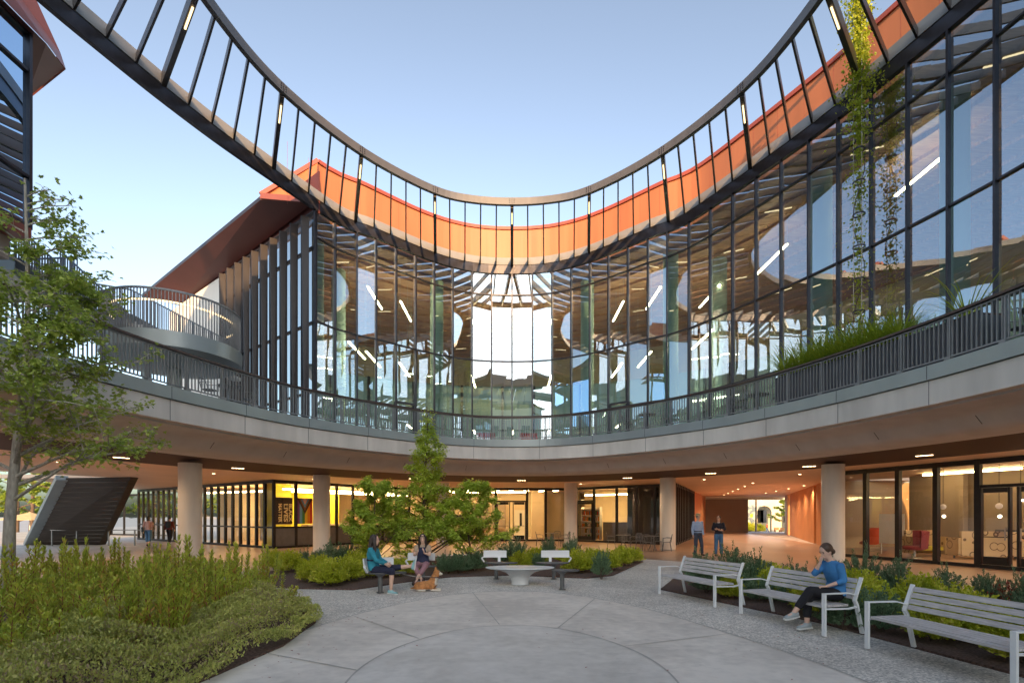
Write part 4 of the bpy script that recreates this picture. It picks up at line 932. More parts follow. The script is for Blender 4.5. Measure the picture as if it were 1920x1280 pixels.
# ================================================================ swivel seats and low table
def swivel(x, y, rz, lb, panels, post=(-.1, 0), L_=.92, W=.44):
    t = Thing('swivel_seat', lb, 'seat', (x, y, .017), rz, group='oval seats on single posts round the low table', local=True)
    t.part('seat', MB().lathe((0, 0, .425), [(.46, .0), (.49, .008), (.5, .022), (.49, .034), (.40, .038)], 40, L_, W), 'seat_dark', smooth=True)
    t.part('post', MB().lathe((post[0], post[1], 0), [(.085, 0), (.085, .012), (.052, .014), (.052, .36), (.11, .405), (.12, .424)], 20), 'post_grey', smooth=True)
    for cx_, cy_, a, w_, br in panels:
        m = MB(); ca, sa = math.cos(a), math.sin(a)
        def lp(u, v, z): return (cx_ + u * ca - v * sa, cy_ + u * sa + v * ca, z)
        N = 8; V = []
        for k in range(N + 1):
            u = -w_ / 2 + w_ * k / N; v = -.10 * (1 - (2 * k / N - 1) ** 2) * -1 * .35
            for z, dv in ((.575, .02), (.57, .05), (.66, .075), (.765, .085), (.768, .055), (.66, .045)): V.append(lp(u, v + dv, z))
        F = []
        for k in range(N):
            for j in range(6): F.append((k * 6 + j, (k + 1) * 6 + j, (k + 1) * 6 + (j + 1) % 6, k * 6 + (j + 1) % 6))
        F += [tuple(range(6)), tuple(N * 6 + j for j in range(6))[::-1]]
        m.add(V, F); bk = t.part('backrest', m, 'white_shell', smooth=True)
        g = MB()
        if br: g.bar(lp(br * (w_ / 2 - .03), .06, .60), lp(br * (w_ / 2 + .05), .02, .56), .05, .025); g.bar(lp(br * (w_ / 2 + .05), .02, .56), lp(br * (w_ / 2 - .02), -.01, .455), .05, .025)
        g.bar(lp(-br * w_ * .18, .05, .62), lp(-br * w_ * .18, .0, .455), .075, .025)
        t.part('bracket', g, 'white_shell', bk)
    return t
swivel(-2.84, 12.05, R_(6), 'oval seat on a post with two white backrests under the teal shirted woman', [(-.40, .02, R_(80), .26, -1), (-.12, .24, R_(4), .50, 0)], post=(-.13, -.02))
swivel(-2.32, 13.6, R_(-6), 'oval seat on a post with white backrest under the woman in the dark vest', [(-.06, .20, 0, .72, -1)], post=(.05, 0), L_=.80)
swivel(-.30, 14.55, R_(0), 'empty oval seat with white backrest, left of the pair behind the low table', [(-.17, .20, 0, .64, -1)], post=(-.13, .05))
swivel(1.10, 14.55, R_(0), 'empty oval seat with white backrest, right of the pair behind the low table', [(.10, .20, 0, .78, 1)], post=(.05, .05))
swivel(1.26, 12.55, R_(4), 'backless oval seat on a post at the right end of the low table', [], post=(-.08, 0), L_=.66, W=.42)
tb = Thing('low_table', 'large oval white pedestal table with flared base', 'table', (.20, 13.45, .017), 0, local=True)
tb.part('top', MB().lathe((0, 0, .385), [(.62, 0), (.84, .022), (.87, .035), (.865, .05), (.80, .055)], 56, 1, .60), 'table_stone', smooth=True)
tb.part('base', MB().lathe((0, 0, 0), [(.235, 0), (.222, .02), (.222, .12), (.26, .22), (.36, .30), (.52, .36), (.68, .388)], 48, 1, .72), 'table_stone', smooth=True)

# ================================================================ metal cafe furniture
def make_chair():
    t = Thing('cafe_chair', 'x', 'chair', (0, 0, 0), local=True)
    s = MB().lathe((0, 0, .44), [(.20, 0), (.215, .012), (.20, .022)], 16); t.part('seat', s, 'post_grey')
    b = MB().tube([(-.2, .15, .46), (-.21, .22, .70), (-.15, .25, .82), (0, .27, .84), (.15, .25, .82), (.21, .22, .70), (.2, .15, .46)], .013, 6)
    for k in range(5): x = -.12 + k * .06; b.tube([(x, .2, .46), (x, .25, .82)], .006, 4)
    t.part('backrest', b, 'post_grey')
    for sx in (-1, 1):
        t.part('armrest', MB().tube([(sx * .2, .2, .66), (sx * .24, 0, .67), (sx * .22, -.17, .64), (sx * .2, -.18, .45)], .011, 6), 'post_grey')
        for sy in (-1, 1): t.part('leg', MB().tube([(sx * .17, sy * .15, .44), (sx * .22, sy * .22, .0)], .012, 6), 'post_grey')
    return t
def make_table(r=.38):
    t = Thing('cafe_table', 'x', 'table', (0, 0, 0), local=True); t.part('top', MB().lathe((0, 0, .72), [(r * .98, 0), (r, .01), (r, .02)], 28), 'post_grey')
    for k in range(4):
        a = k * math.pi / 2 + .4; t.part('leg', MB().tube([(math.cos(a) * .06, math.sin(a) * .06, .71), (math.cos(a) * .08, math.sin(a) * .08, .35), (math.cos(a) * .28, math.sin(a) * .28, .0)], .014, 6), 'post_grey')
    return t
ch0, tb0 = make_chair(), make_table(); used = [False, False]
def put(kind, x, y, z, rz, lb, grp):
    src = (ch0, tb0)[kind]; o = src.r if not used[kind] else copy_tree(src.r); used[kind] = True
    o.location = (x, y, z); o.rotation_euler = (0, 0, rz); o['label'] = lb; o['group'] = grp
g_ = 'metal cafe set in front of the dark glazing'
put(1, 5.75, 27.6, .006, 0, 'round metal table left in the cafe group before the dark glazing', g_); put(1, 6.95, 26.4, .006, 0, 'round metal table right in the cafe group before the dark glazing', g_)
for i, (x, y, a) in enumerate(((5.2, 27.9, 80), (5.75, 26.9, 180), (6.35, 27.3, -60), (6.6, 25.9, 150), (7.4, 26.9, -20), (7.55, 26.0, -110), (6.6, 27.2, 20))):
    put(0, x, y, .006, R_(a), 'metal cafe chair in the group before the dark glazing, %s from the left' % ORD[i], g_)
g_ = 'metal cafe set outside the central doors'
put(1, 2.3, 30.6, .006, 0, 'round metal table outside the central doors', g_)
for i, (x, y, a) in enumerate(((1.6, 30.5, 90), (2.6, 31.3, -20), (3.0, 30.1, -110))): put(0, x, y, .006, R_(a), 'metal cafe chair outside the central doors, %s from the left' % ORD[i], g_)
g_ = 'metal cafe set on the upper terrace'
def on_terrace(X, o): p, T = E.at(E.find(X) if X > 0 else E.L - E.find(-X)); N = Vector((-T.y, T.x)); return p.x + N.x * o, p.y + N.y * o
for j, (X, o, nm) in enumerate(((.43, .85, 'right'), (-.49, .95, 'left'), (.93, .8, 'far right'), (.235, .75, 'centre right'))):
    x, y = on_terrace(X, o); put(1, x, y, SLAB, 0, 'round metal table on the terrace behind the %s railing' % nm, g_)
    for i, dx in enumerate((-.035, .035)):
        x, y = on_terrace(X + dx, o); put(0, x, y, SLAB, R_(90 if dx < 0 else -90), 'metal chair on the %s side of the terrace table behind the %s railing' % (('left', 'right')[i], nm), g_)
# red seats just inside the centre glass upstairs
for i, X in enumerate((-.052, .033)):
    p, T = G.at(G.find(X) ); t = Thing('red_sofa', 'low red sofa behind the centre terrace railing, %s one' % ('left', 'right')[i], 'sofa', (p.x, p.y + 1.6, SLAB), group='red sofas in the upper hall', local=True)
    t.part('seat', MB().box((0, 0, .28), (1.0, .6, .36)), 'flag_red'); t.part('backrest', MB().box((0, .3, .5), (1.0, .12, .8)), 'flag_red')

# ================================================================ people
def remesh(mb, vox, name='tmp', smooth=6, extra=None, mats=None):
    me = bpy.data.meshes.new('tmp'); me.from_pydata(mb.v, [], mb.f); me.update()
    bm = bmesh.new(); bm.from_mesh(me); bmesh.ops.recalc_face_normals(bm, faces=bm.faces); bm.to_mesh(me); bm.free()
    o = bpy.data.objects.new('tmp', me); C.objects.link(o)
    r = o.modifiers.new('r', 'REMESH'); r.mode = 'VOXEL'; r.voxel_size = vox
    sm_ = o.modifiers.new('s', 'SMOOTH'); sm_.iterations = smooth; sm_.factor = .5
    dg = bpy.context.evaluated_depsgraph_get(); dg.update(); res = bpy.data.meshes.new_from_object(o.evaluated_get(dg))
    out = MB(); out.v = [tuple(v.co) for v in res.vertices]; out.f = [tuple(p.vertices) for p in res.polygons]; out.m = [0] * len(out.f)
    bpy.data.objects.remove(o); bpy.data.meshes.remove(me); bpy.data.meshes.remove(res)
    out.raw = True
    if extra:
        off = len(out.v); out.v += list(extra.v); out.f += [tuple(i + off for i in f) for f in extra.f]; out.m += list(extra.m)
    return out
def V3(*a): return Vector(a)
def capsule(mb, p, q, r0, r1, n=10):
    p, q = Vector(p), Vector(q); d = (q - p).normalized(); mb.tube([p - d * r0 * .6, p - d * r0 * .3, p, q, q + d * r1 * .3, q + d * r1 * .6], [r0 * .6, r0 * .92, r0, r1, r1 * .92, r1 * .6], n)
def loft(mb, secs, lat, n=16):
    """secs: (centre, half width along lat, half depth)"""
    V = []; F = []; k = len(secs); lat = Vector(lat).normalized()
    for i, (c_, a, b) in enumerate(secs):
        c_ = Vector(c_); d = (Vector(secs[min(i + 1, k - 1)][0]) - Vector(secs[max(0, i - 1)][0])).normalized(); dp = d.cross(lat).normalized()
        for j in range(n): t = 2 * math.pi * j / n; V.append(c_ + lat * math.cos(t) * a + dp * math.sin(t) * b)
    for i in range(k - 1):
        for j in range(n): F.append((i * n + j, i * n + (j + 1) % n, (i + 1) * n + (j + 1) % n, (i + 1) * n + j))
    F += [tuple(range(n))[::-1], tuple((k - 1) * n + j for j in range(n))]; mb.add(V, F)
def hand(mb, wr, d, pal, s=1.0, curl=.4, side=1):
    d = Vector(d).normalized(); pal = Vector(pal); pal = (pal - d * pal.dot(d)).normalized(); lat = d.cross(pal).normalized() * side; wr = Vector(wr)
    loft(mb, [(wr, .024 * s, .018 * s), (wr + d * .035 * s, .034 * s, .017 * s), (wr + d * .075 * s, .040 * s, .015 * s), (wr + d * .092 * s, .036 * s, .011 * s)], lat, 10)
    for k, (o, L_) in enumerate(((-.030, .062), (-.010, .074), (.011, .070), (.030, .054))):
        p = wr + d * .082 * s + lat * o * s; c_ = curl * (1 + .12 * k); d1 = (d * math.cos(c_ * .5) + pal * math.sin(c_ * .5)); d2 = (d * math.cos(c_ * 1.5) + pal * math.sin(c_ * 1.5)); d3 = (d * math.cos(c_ * 2.3) + pal * math.sin(c_ * 2.3))
        a = p + d1 * L_ * .45 * s; b = a + d2 * L_ * .32 * s; c2 = b + d3 * L_ * .23 * s
        mb.tube([p - d * .012 * s, p, a, b, c2], [.0085 * s, .009 * s, .0085 * s, .0078 * s, .006 * s], 7)
    q = wr + d * .025 * s - lat * .026 * s; dt = (d * .75 - lat * .6 + pal * .3).normalized(); mb.tube([q, q + dt * .036 * s, q + (dt * .062 + d * .006 + pal * .008) * s], [.012 * s, .0105 * s, .008 * s], 7)
mat('skin', (.62, .36, .25), .55, 0, .06, 8); mat('skin_pale', (.72, .46, .35), .55, 0, .06, 8)
mat('eye_dark', (.03, .02, .015), .3); mat('lips', (.42, .14, .11), .5)
mat('hair_dark', (.035, .022, .018), .5, 0, .35, 20, stretch=(6, 6, 1)); mat('hair_brown', (.07, .035, .02), .5, 0, .35, 20, stretch=(6, 6, 1)); mat('hair_grey', (.30, .28, .26), .6)
def cloth(name, c, var=.1): return mat(name, c, .85, 0, var, 6, .15, 60)
cloth('teal', (.03, .26, .36), .35); cloth('navy_knit', (.02, .022, .05)); cloth('denim_blue', (.05, .21, .48), .2); cloth('black_cloth', (.014, .013, .018)); cloth('tan_cloth', (.45, .34, .25)); cloth('navy_vest', (.03, .035, .08))
cloth('mauve', (.36, .19, .22)); cloth('light_blue', (.36, .47, .68), .06); cloth('slate_trousers', (.05, .065, .10)); cloth('jeans', (.07, .17, .32), .25); cloth('pink_shirt', (.55, .33, .30)); cloth('dark_red', (.14, .03, .03), .4); cloth('black_knit', (.018, .018, .03)); cloth('straw', (.66, .48, .26))
cloth('shoe_aqua', (.30, .52, .56)); cloth('shoe_grey', (.38, .42, .44)); cloth('boot_brown', (.10, .06, .05)); cloth('shoe_black', (.02, .02, .02)); mat('sole_white', (.7, .7, .68), .6); cloth('bag_dark', (.04, .05, .06))
def frame_head(c_, yaw, pitch):
    m = Matrix.Rotation(yaw, 4, 'Z') @ Matrix.Rotation(pitch, 4, 'Y'); m.translation = Vector(c_); return m
def person(name, lb, loc, yaw, J, top, pants, shoe, hair, skin='skin', look=(0, 0), female=False, vox=.012, s=1.0, hands=((0, 0), (0, 0)), extra_fn=None, hat=None, scale_h=1.0, hand_dirs=None):
    """local frame: +x forward, +y left.  top=(mat, sleeve fraction 0..2), pants=(mat, leg fraction 0..2)"""
    t = Thing(name, lb, 'person', loc, yaw, local=True); t.r.scale = (s, s, s)
    g = {k: Vector(v) for k, v in J.items()}
    lat = (g['shL'] - g['shR']).normalized(); wH = .165 if female else .17; body = MB()
    secT = [(g['pel'] - V3(0, 0, .06), .13, .10), (g['pel'], wH, .115), (g['pel'].lerp(g['wai'], .5), .150, .105), (g['wai'], .125 if female else .145, .095), (g['wai'].lerp(g['che'], .5), .14 if female else .16, .105), (g['che'], .155 if female else .18, .115), (g['che'].lerp(g['nek'], .5), .145 if female else .17, .095), (g['nek'] - V3(0, 0, .05), .09, .065), (g['nek'], .052, .052)]
    loft(body, [(c_, a, b) for c_, a, b in secT], lat)
    capsule(body, g['nek'] - V3(0, 0, .05), g['hed'] - V3(0, 0, .05), .054, .05)
    hm = frame_head(g['hed'], look[0], look[1]); hv = lambda x, y, z: hm @ Vector((x, y, z))
    hd = MB()
    hd.ball((0, 0, .015), (.093, .074, .108), 20, 14); hd.ball((.028, 0, -.055), (.062, .052, .062), 16, 10); hd.ball((.055, 0, -.098), (.026, .024, .020), 10, 7)
    hd.tube([(.082, 0, .02), (.103, 0, -.018), (.108, 0, -.030), (.085, 0, -.040)], [.008, .011, .013, .007], 8)
    for k in (-1, 1): hd.ball((.0, k * .075, -.01), (.016, .008, .028), 8, 6)
    body.add([hv(*v) for v in hd.v], hd.f)
    RA = (.044, .036, .024) if female else (.052, .042, .028)
    RL = (.088, .058, .036) if female else (.092, .062, .040)
    for sd in 'LR':
        sh, el, wr = g['sh' + sd], g['el' + sd], g['wr' + sd]; hp, kn, an = g['hp' + sd], g['kn' + sd], g['an' + sd]
        capsule(body, sh, el, RA[0], RA[1]); capsule(body, el, wr, RA[1] * 1.02, RA[2]); capsule(body, hp, kn, RL[0], RL[1]); capsule(body, kn, kn.lerp(an, .35), RL[1] * .95, RL[1] * .92); capsule(body, kn.lerp(an, .35), an, RL[1] * .92, RL[2])
        ft = g.get('ft' + sd, V3(1, 0, -.12)).normalized(); capsule(body, an - V3(0, 0, .02), an + ft * .10 - V3(0, 0, .035), .032, .026)
    ex = MB()
    for k in (-1, 1):
        e_ = MB().ball((.080, k * .031, .012), (.008, .012, .007), 8, 6); ex.add([hv(*v) for v in e_.v], e_.f, 1)
        e_ = MB().bar((.086, k * .016, .032), (.080, k * .046, .032), .006, .007); ex.add([hv(*v) for v in e_.v], e_.f, 1)
    e_ = MB().ball((.083, 0, -.064), (.007, .020, .006), 8, 6); ex.add([hv(*v) for v in e_.v], e_.f, 2)
    for i_, sd in enumerate('LR'):
        el, wr = g['el' + sd], g['wr' + sd]; d = (wr - el).normalized(); 
        hd_ = (hand_dirs or {}).get(sd, (d, V3(0, -1 if sd == 'L' else 1, 0), .4)); hand(ex, wr, hd_[0], hd_[1], 1.0 if not female else .92, hd_[2], 1 if sd == 'L' else -1)
    t.part('body', remesh(body, vox, extra=ex), [skin, 'eye_dark', 'lips'], smooth='full')
    c1 = MB(); e1 = .014
    base = g['pel'] + (g['wai'] - g['pel']) * (-.15 if len(top) < 3 else top[2])
    loft(c1, [(base, wH + .022, .130), (g['pel'].lerp(g['wai'], .5), .162, .122), (g['wai'], .142 if female else .16, .112), (g['wai'].lerp(g['che'], .5), .155 if female else .174, .12), (g['che'], .168 if female else .192, .13), (g['che'].lerp(g['nek'], .5), .155 if female else .18, .108), (g['nek'] - V3(0, 0, .045), .10, .078), (g['nek'] - V3(0, 0, .015), .066, .062)], lat)
    for sd in 'LR':
        sh, el, wr = g['sh' + sd], g['el' + sd], g['wr' + sd]; f = top[1]
        if f <= 1: c_ = sh.lerp(el, f); capsule(c1, sh, c_, RA[0] + .018, RA[1] + .022)
        else: capsule(c1, sh, el, RA[0] + .018, RA[1] + .014); capsule(c1, el, el.lerp(wr, f - 1), RA[1] + .014, RA[2] + .016)
    t.part('top', remesh(c1, vox, smooth=4), top[0], smooth='full')
    c2 = MB(); loft(c2, [(g['pel'] - V3(0, 0, .05), .15, .118), (g['pel'], wH + .012, .125), (g['pel'].lerp(g['wai'], .75), .145, .108)], lat)
    for sd in 'LR':
        hp, kn, an = g['hp' + sd], g['kn' + sd], g['an' + sd]; f = pants[1]; lo = pants[2] if len(pants) > 2 else .012
        capsule(c2, hp, kn, RL[0] + .012, RL[1] + lo); 
        if f > 1: capsule(c2, kn, kn.lerp(an, f - 1), RL[1] + lo, RL[1] + lo - (RL[1] - RL[2]) * (f - 1) * .75)
    t.part('trousers', remesh(c2, vox, smooth=4), pants[0], smooth='full')
    for sd in 'LR':
        an = g['an' + sd]; ft = g.get('ft' + sd, V3(1, 0, -.1)).normalized(); dn = (g['kn' + sd] - an).normalized(); dn = (dn - ft * dn.dot(ft)).normalized(); lt = ft.cross(dn); m = MB(); hb = an - dn * .075
        loft(m, [(hb - ft * .075 + dn * .035, .026, .026), (hb - ft * .05 + dn * .04, .036, .045), (hb + dn * .048, .036, .055), (hb + ft * .06 + dn * .034, .040, .038), (hb + ft * .12 + dn * .024, .044, .027), (hb + ft * .165 + dn * .018, .034, .018)], lt, 12)
        capsule(m, an - dn * .02, an - dn * .045, .046, .044)
        sh_ = t.part('shoe', remesh(m, .010, smooth=3), shoe, smooth='full')
        so2 = MB(); pr = [(-.085, .02), (-.07, .036), (0, .036), (.08, .044), (.14, .044), (.17, .028), (.185, .0)]
        pts = [(a, b) for a, b in pr] + [(a, -b) for a, b in pr[-2::-1]]
        Vv = [hb + ft * a + lt * b + dn * z for z in (-.012, .010) for a, b in pts]; n = len(pts)
        so2.add(Vv, [tuple(range(n)), tuple(range(n, 2 * n))[::-1]] + [(i, (i + 1) % n, n + (i + 1) % n, n + i) for i in range(n)]); t.part('sole', so2, 'sole_white' if shoe.startswith('shoe') and shoe != 'shoe_black' else 'shoe_black', sh_)
    hr = MB(); hk = hair[1]
    q = MB().ball((-.012, 0, .032), (.100, .088, .102), 18, 12); keep = MB()
    hrs = MB(); hrs.ball((-.018, 0, .034), (.098, .086, .100), 18, 12)
    if hk == 'long':
        loft(hrs, [((-.05, 0, .06), .08, .06), ((-.075, 0, -.03), .085, .055), ((-.085, 0, -.14), .09, .05), ((-.09, 0, -.25), .08, .04), ((-.10, 0, -.36), .05, .025)], (0, 1, 0), 14)
        for k in (-1, 1): loft(hrs, [((.02, k * .07, .05), .022, .05), ((.01, k * .085, -.04), .022, .05), ((.015, k * .09, -.15), .025, .045), ((.03, k * .085, -.27), .018, .03)], (0, 1, 0), 10)
    elif hk == 'bun': hrs.ball((-.085, 0, -.045), (.045, .06, .05), 12, 8); hrs.ball((-.05, 0, -.02), (.06, .08, .07), 14, 9)
    elif hk == 'short': hrs.ball((-.04, 0, .0), (.07, .078, .07), 14, 9)
    elif hk == 'mop': hrs.ball((-.03, 0, .02), (.105, .105, .10), 16, 10); hrs.ball((-.06, 0, -.07), (.07, .09, .09), 16, 10)
    # keep the face free: push hair back over the forehead
    hrs.v = [(min(x, .062 + max(0, z - .06) * .5), y, z) if z > -.02 else ((min(x, .03) if abs(y) < .06 else x), y, z) for x, y, z in hrs.v]
    t.part('hair', remesh(MB().add([hv(*v) for v in hrs.v], hrs.f), .010, smooth=3), hair[0], smooth='full')
    if hat:
        h = MB().lathe((-.01, 0, .075), [(.165, -.006), (.17, .0), (.168, .008), (.10, .018), (.094, .07), (.080, .098), (.03, .10)], 24, 1.05, .95)
        ho = t.part('hat', MB().add([hv(*v) for v in h.v], h.f), hat, smooth=True)
        h = MB().lathe((-.01, 0, .096), [(.099, 0), (.099, .022)], 24, 1.05, .95); t.part('hat_band', MB().add([hv(*v) for v in h.v], h.f), 'slate_trousers', ho)
    if extra_fn: extra_fn(t, g, hv)
    return t
def stand(**k):
    J = dict(pel=(0, 0, .94), wai=(0, 0, 1.10), che=(.01, 0, 1.29), nek=(-.01, 0, 1.48), hed=(.02, 0, 1.635), shL=(-.01, .175, 1.42), shR=(-.01, -.175, 1.42), elL=(-.03, .235, 1.13), elR=(-.03, -.235, 1.13), wrL=(.04, .25, .89), wrR=(.04, -.25, .89),
             hpL=(0, .09, .90), hpR=(0, -.09, .90), knL=(.02, .105, .49), knR=(.02, -.105, .49), anL=(-.02, .12, .095), anR=(-.02, -.12, .095)); J.update(k); return J
def sit(**k):
    J = dict(pel=(0, 0, .545), wai=(-.02, 0, .70), che=(-.01, 0, .88), nek=(.0, 0, 1.055), hed=(.035, 0, 1.195), shL=(0, .16, .995), shR=(0, -.16, .995), elL=(.05, .20, .75), elR=(.05, -.20, .75), wrL=(.24, .12, .66), wrR=(.24, -.12, .66),
             hpL=(.02, .085, .53), hpR=(.02, -.085, .53), knL=(.43, .10, .52), knR=(.43, -.10, .52), anL=(.44, .10, .095), anR=(.44, -.10, .095)); J.update(k); return J
FZ = .012
def belt(t, g, hv): t.part('belt', MB().lathe(tuple(g['pel'].lerp(g['wai'], .42)), [(.165, 0), (.168, .004), (.168, .036), (.165, .04)], 24, .82, 1.0), 'shoe_black')
person('person', 'man in straw hat, light blue shirt and slate trousers with one hand in his pocket', (8.12, 23.3, FZ), R_(-80), stand(knL=(.04, .15, .49), anL=(-.02, .21, .095), wrL=(.06, .22, .90)), ('light_blue', 1.95, .2), ('slate_trousers', 1.95, .018), 'shoe_black', ('hair_grey', 'short'), 'skin_pale', look=(R_(18), 0), hat='straw', s=1.02, extra_fn=belt)
def tuck(t, g, hv): t.part('collar_shirt', MB().lathe((g['nek'].x + .02, 0, g['nek'].z - .03), [(.055, -.02), (.068, .0), (.062, .018)], 14), 'white_paint')
person('person', 'dark haired man in black top and blue jeans with folded arms', (8.95, 23.1, FZ), R_(-108), stand(elL=(.03, .25, 1.16), elR=(.03, -.25, 1.16), wrL=(.20, -.04, 1.17), wrR=(.18, .05, 1.12)), ('black_knit', 1.75, .1), ('jeans', 1.95, .018), 'boot_brown', ('hair_dark', 'short'), look=(R_(-25), R_(-6)), s=.985,
       hand_dirs=dict(L=(V3(-.1, -1, .05), V3(-1, 0, 0), .5), R=(V3(-.1, 1, .05), V3(-1, 0, 0), .5)), extra_fn=tuck)
def bag(t, g, hv):
    t.part('shoulder_bag', MB().box((-.06, .26, .98), (.30, .10, .30), .1), 'bag_dark'); t.part('bag_strap', MB().tube([(-.1, .25, 1.12), (-.05, .14, 1.44), (.08, .25, 1.12)], .012, 6), 'bag_dark')
walk = lambda: stand(knL=(.14, .09, .50), anL=(.20, .09, .10), knR=(-.02, -.09, .50), anR=(-.24, -.09, .14), elL=(-.10, .21, 1.14), wrL=(-.06, .23, .90), elR=(.05, -.21, 1.14), wrR=(.18, -.2, .95))
person('person', 'woman walking away in pink shirt and teal skirt with a dark shoulder bag', (-20.6, 30.2, FZ), R_(112), walk(), ('pink_shirt', 1.0, .1), ('jeans', 1.5, .03), 'shoe_black', ('hair_dark', 'mop'), 'skin', female=True, s=.97, vox=.015, extra_fn=bag)
def back_pack(t, g, hv): t.part('backpack', MB().ball((-.17, 0, 1.24), (.11, .15, .21), 14, 10), 'bag_dark', smooth=True)
person('person', 'person walking away in dark red top and black trousers with a backpack', (-20.1, 31.3, FZ), R_(98), walk(), ('dark_red', 1.8, .0), ('black_cloth', 1.8, .018), 'shoe_black', ('hair_dark', 'short'), 'skin', s=.97, vox=.015, extra_fn=back_pack)
person('person', 'distant person in red jacket crossing beyond the passage', (P3(1438.5, 90), 90, -1.24), R_(-60), walk(), ('red_panel', 1.9, -.2), ('jeans', 1.95, .018), 'shoe_black', ('hair_dark', 'short'), s=1.0, vox=.018)
# seated: teal top, sideways on the seat, leg stretched
person('person', 'woman in teal top with long dark hair sitting sideways with one leg stretched out', (-3.10, 12.03, .005), R_(-8), sit(knR=(.46, -.13, .52), anR=(.44, -.15, .095), knL=(.50, .14, .57), anL=(.80, .20, .60), ftL=(.15, .0, 1), ftR=(1, -.1, -.05), elR=(.12, -.21, .76), wrR=(.30, -.10, .66), wrL=(.30, .06, .66), wai=(-.05, 0, .70), che=(-.04, 0, .88), nek=(-.03, 0, 1.05), hed=(.0, 0, 1.19), shL=(-.04, .16, .99), shR=(-.04, -.16, .99)),
       ('teal', 1.8, -.1), ('navy_knit', 1.15, .012), 'shoe_aqua', ('hair_dark', 'long'), 'skin_pale', female=True, look=(R_(12), 0), s=1.0, vox=.011,
       extra_fn=lambda t, g, hv: t.part('stripes', MB().lathe((g['wai'].x - .0, 0, g['wai'].z + .03), [(.148, 0), (.152, .01), (.152, .03), (.148, .04)], 24, .80, 1.0), 'navy_knit'))
def vest(t, g, hv):
    m = MB(); loft(m, [(g['pel'] + V3(0, 0, .02), .185, .14), (g['wai'], .155, .124), (g['che'], .150, .140), (g['che'].lerp(g['nek'], .6), .115, .118)], (0, 1, 0)); t.part('vest', remesh(m, .012), 'navy_vest', smooth='full')
    sg = MB().bar((.088, -.05, .062), (.088, .05, .062), .015, .022); t.part('sunglasses', MB().add([hv(*v) for v in sg.v], sg.f), 'eye_dark')
person('person', 'woman in dark vest and mauve trousers with ankles crossed and hands raised in talk', (-2.26, 13.52, .005), R_(-92), sit(knL=(.40, .13, .50), knR=(.40, -.13, .50), anL=(.50, -.05, .21), anR=(.46, .06, .19), ftL=(.7, -.2, -.6), ftR=(.7, .2, -.6), elL=(.10, .20, .78), elR=(.10, -.20, .78), wrL=(.27, .09, .84), wrR=(.27, -.10, .80)),
       ('tan_cloth', .55, 0), ('mauve', 1.55, .012), 'boot_brown', ('hair_dark', 'long'), 'skin_pale', female=True, look=(R_(4), 0), s=.97, vox=.011, extra_fn=vest,
       hand_dirs=dict(L=(V3(.4, -.1, .9), V3(0, -1, 0), .3), R=(V3(.5, .2, .8), V3(0, 1, 0), .3)))
# denim shirt woman on the second bench
person('person', 'woman in blue denim shirt and black trousers sitting cross legged with hand to her mouth', (4.88, 8.06, .045), R_(180 + 12), sit(wai=(-.02, 0, .72), che=(.03, 0, .90), nek=(.07, 0, 1.07), hed=(.155, .0, 1.19), shL=(.05, .15, .985), shR=(.05, -.15, .985),
        elL=(.03, .20, .76), wrL=(.24, .10, .67), elR=(.25, -.13, .84), wrR=(.245, -.02, 1.02), knL=(.46, .02, .60), anL=(.70, -.03, .27), ftL=(1, 0, -.15), knR=(.42, -.07, .50), anR=(.45, -.06, .095), ftR=(1, 0, -.06), pel=(0, 0, .555)),
       ('denim_blue', 1.35, -.2), ('black_cloth', 1.72, .014), 'shoe_grey', ('hair_brown', 'bun'), 'skin_pale', female=True, look=(0, R_(28)), s=.98, vox=.010,
       hand_dirs=dict(R=(V3(-.15, .2, 1), V3(-1, .3, 0), .9), L=(V3(.9, -.4, -.1), V3(0, 0, -1), .5)))
# ================================================================ dog
dg_ = Thing('dog', 'orange and white dog with pricked ears lying on the paving beside the seats', 'dog', (-1.95, 12.35, .008), R_(4), local=True)
m = MB()
loft(m, [((-.30, 0, .08), .06, .05), ((-.24, 0, .115), .12, .095), ((-.12, 0, .12), .125, .105), ((.0, 0, .13), .115, .11), ((.10, 0, .16), .105, .12), ((.17, 0, .23), .085, .10)], (0, 1, 0), 16)
capsule(m, (.11, 0, .20), (.185, 0, .37), .105, .078); m.ball((.205, 0, .415), (.086, .078, .074), 14, 10); capsule(m, (.25, 0, .400), (.325, 0, .388), .044, .026)
for k in (-1, 1):
    capsule(m, (.12, k * .08, .14), (.09, k * .09, .05), .044, .034); capsule(m, (.09, k * .09, .036), (.29, k * .075, .030), .032, .025)
    m.ball((-.20, k * .09, .10), (.11, .055, .09), 12, 8); capsule(m, (-.20, k * .12, .035), (-.05, k * .13, .028), .030, .024)
    m.tube([(.185, k * .045, .455), (.18, k * .058, .52), (.18, k * .062, .565)], [.036, .024, .004], 8)
capsule(m, (-.30, .02, .07), (-.40, .08, .04), .035, .025)
rm = remesh(m, .010)
for i, f in enumerate(rm.f):
    c_ = Vector((0, 0, 0))
    for j in f: c_ += Vector(rm.v[j])
    c_ /= len(f)
    if (c_.x > .268 and c_.z > .33) or (c_.x > .17 and c_.z < .33 and c_.z > .14) or (c_.x > .20 and c_.z < .07) or (c_.z < .05): rm.m[i] = 1
ex = MB().ball((.350, 0, .395), (.012, .012, .009), 8, 6, 2)
for k in (-1, 1): ex.ball((.272, k * .045, .435), (.008, .007, .008), 8, 6, 2)
off = len(rm.v); rm.v += ex.v; rm.f += [tuple(i + off for i in f) for f in ex.f]; rm.m += ex.m
mat('fur_orange', (.52, .22, .075), .85, 0, .3, 14, .4, 70); mat('fur_white', (.75, .68, .58), .85, 0, .1, 14, .3, 70)
